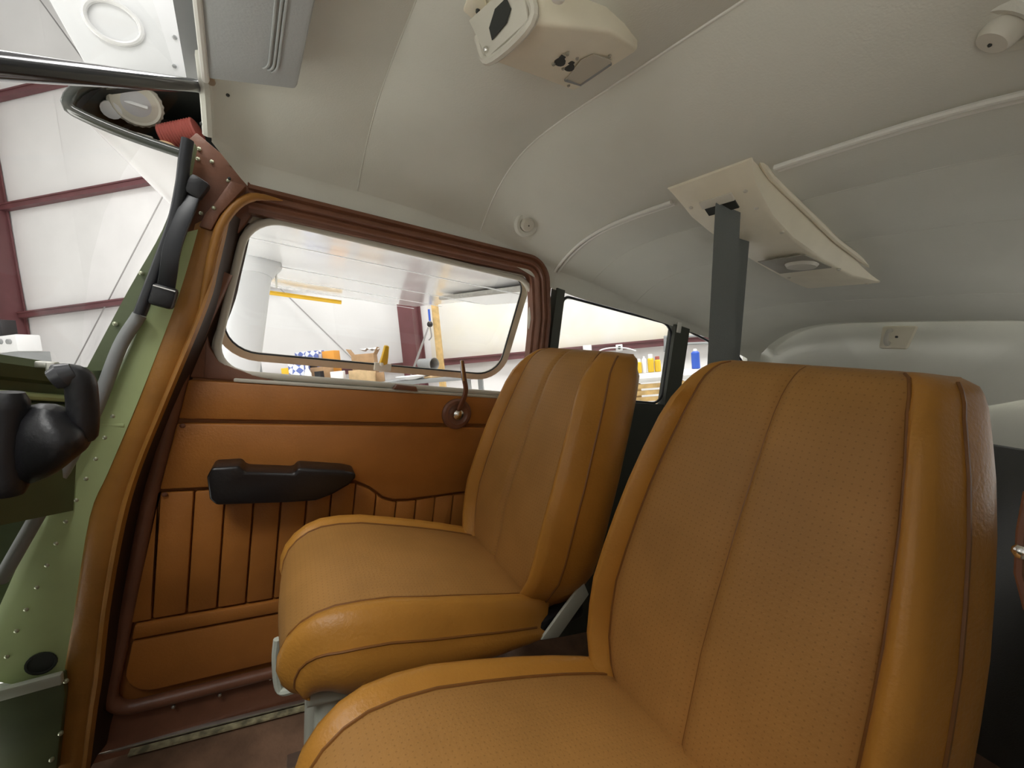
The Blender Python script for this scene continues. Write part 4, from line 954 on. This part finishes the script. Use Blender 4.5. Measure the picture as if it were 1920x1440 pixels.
# shoulder straps hanging to the seat
sx = thing('shoulder_strap', 'broad dark shoulder strap hanging in front from the harness housing', 'strap', PA(1352, 668, 'X', .68), group='shoulder straps')
tp, bo = PA(1365, 388, 'X', .672), PA(1350, 700, 'X', .66)
rgt = RA @ Vector((1, .04, 0))
obj('webbing', G().ribbon([tp + Vector((0, 0, .012)), tp, tp.lerp(bo, .33), tp.lerp(bo, .66), bo, bo + (bo - tp) * .8], rgt, .045, .002), m_web, sx)
sx = thing('shoulder_strap', 'second shoulder strap hanging just behind the front one', 'strap', PA(1370, 668, 'X', .76), group='shoulder straps')
tp, bo = PA(1386, 424, 'X', .765), PA(1362, 700, 'X', .73)
obj('webbing', G().ribbon([tp + Vector((0, 0, .03)), tp, tp.lerp(bo, .33), tp.lerp(bo, .66), bo, bo + (bo - tp) * .8], rgt, .044, .002), m_web, sx)
# round air vents in the headliner sides
def vent(c, ax, lab, r=1.):
    t = thing('air_vent', lab, 'vent', c); ax = Vector(ax).normalized()
    obj('bezel', G().lathe(Vector(c), ax, [(.034 * r, -.004), (.034 * r, .001), (.028 * r, .005), (.020 * r, .003), (.018 * r, 0)], 28), m_head, t)
    obj('knob', G().lathe(Vector(c), ax, [(.017 * r, -.002), (.017 * r, .010), (.014 * r, .015), (.001, .016)], 24), m_cream2, t)
    obj('set_screw', G().ball(Vector(c) + ax * .0165, .002 * r, 6), m_dark, t)
def hit(px, py):
    r_ = (RA @ Vector((px - 960, py - 720, FPX))).normalized(); t_ = .25
    while t_ < 3:
        p = r_ * t_; lim = YC + stv(p.x, 4)
        if p.z > sagged(p.x, min(p.y, lim)) or p.y > lim: return p
        t_ += .002
    return p
vp = hit(988, 420); vent(vp, (-.1, -.85, -.5), 'round cream air vent in the headliner above the door')
vp2 = hit(1890, 48); vent(vp2, (-.2, .5, -.8), 'dim round air vent in the upper right corner', .9)
for px, py in TK: obj('tack', G().ball(hit(px, py), .003, 8), m_dark, ceil)
# coat hook on the rear bulkhead
hp = PA(1678, 632, 'X', 1.60)
ch = thing('coat_hook', 'pale coat hook on the rear cabin bulkhead', 'hook', hp)
obj('hook_plate', G().prism([hp + Vector((0, y, z)) for y, z in ((.035, -.035), (-.03, -.035), (-.045, .035), (.035, .035))], (.02, 0, 0)), m_cream, ch, bevel=.006)
obj('hook_arm', G().tube(smooth_path([hp + Vector((-.002, .012, .02)), hp + Vector((-.02, .012, .012)), hp + Vector((-.026, .012, -.012)), hp + Vector((-.012, .012, -.024)), hp + Vector((-.002, .012, -.018))], 4), .006, 8), m_cream2, ch)
obj('screw', G().ball(hp + Vector((-.004, -.005, .0)), .004, 6), m_dark, ch)
# edge of a dark fitting at the right picture border
e = [PA(x, y, 'X', .42) for x, y in ((1924, 925), (1910, 1000), (1906, 1080), (1924, 1150), (1960, 1160), (1960, 920))]
t = thing('door_fitting', 'black fitting with pale worn rim at the right picture edge', 'fitting', e[3])
obj('fitting_body', G().prism([p + Vector((.01, 0, 0)) for p in e], (.02, 0, 0)), m_black, t, bevel=.003)
obj('rim', G().tube([p + Vector((.008, 0, 0)) for p in e[:4]], .0025, 6), m_frame, t)
obj('catch', G().ball(PA(1917, 1035, 'X', .425), .005, 8), m_chrome, t)

# ---------------------------------------------------------------- park the aircraft: tail low in the hangar
bpy.context.view_layer.update()
for o in AIR: o.matrix_world = A4 @ Matrix.Translation(o.location)
for o in bpy.data.objects:
    if '_base' in o: del o['_base']
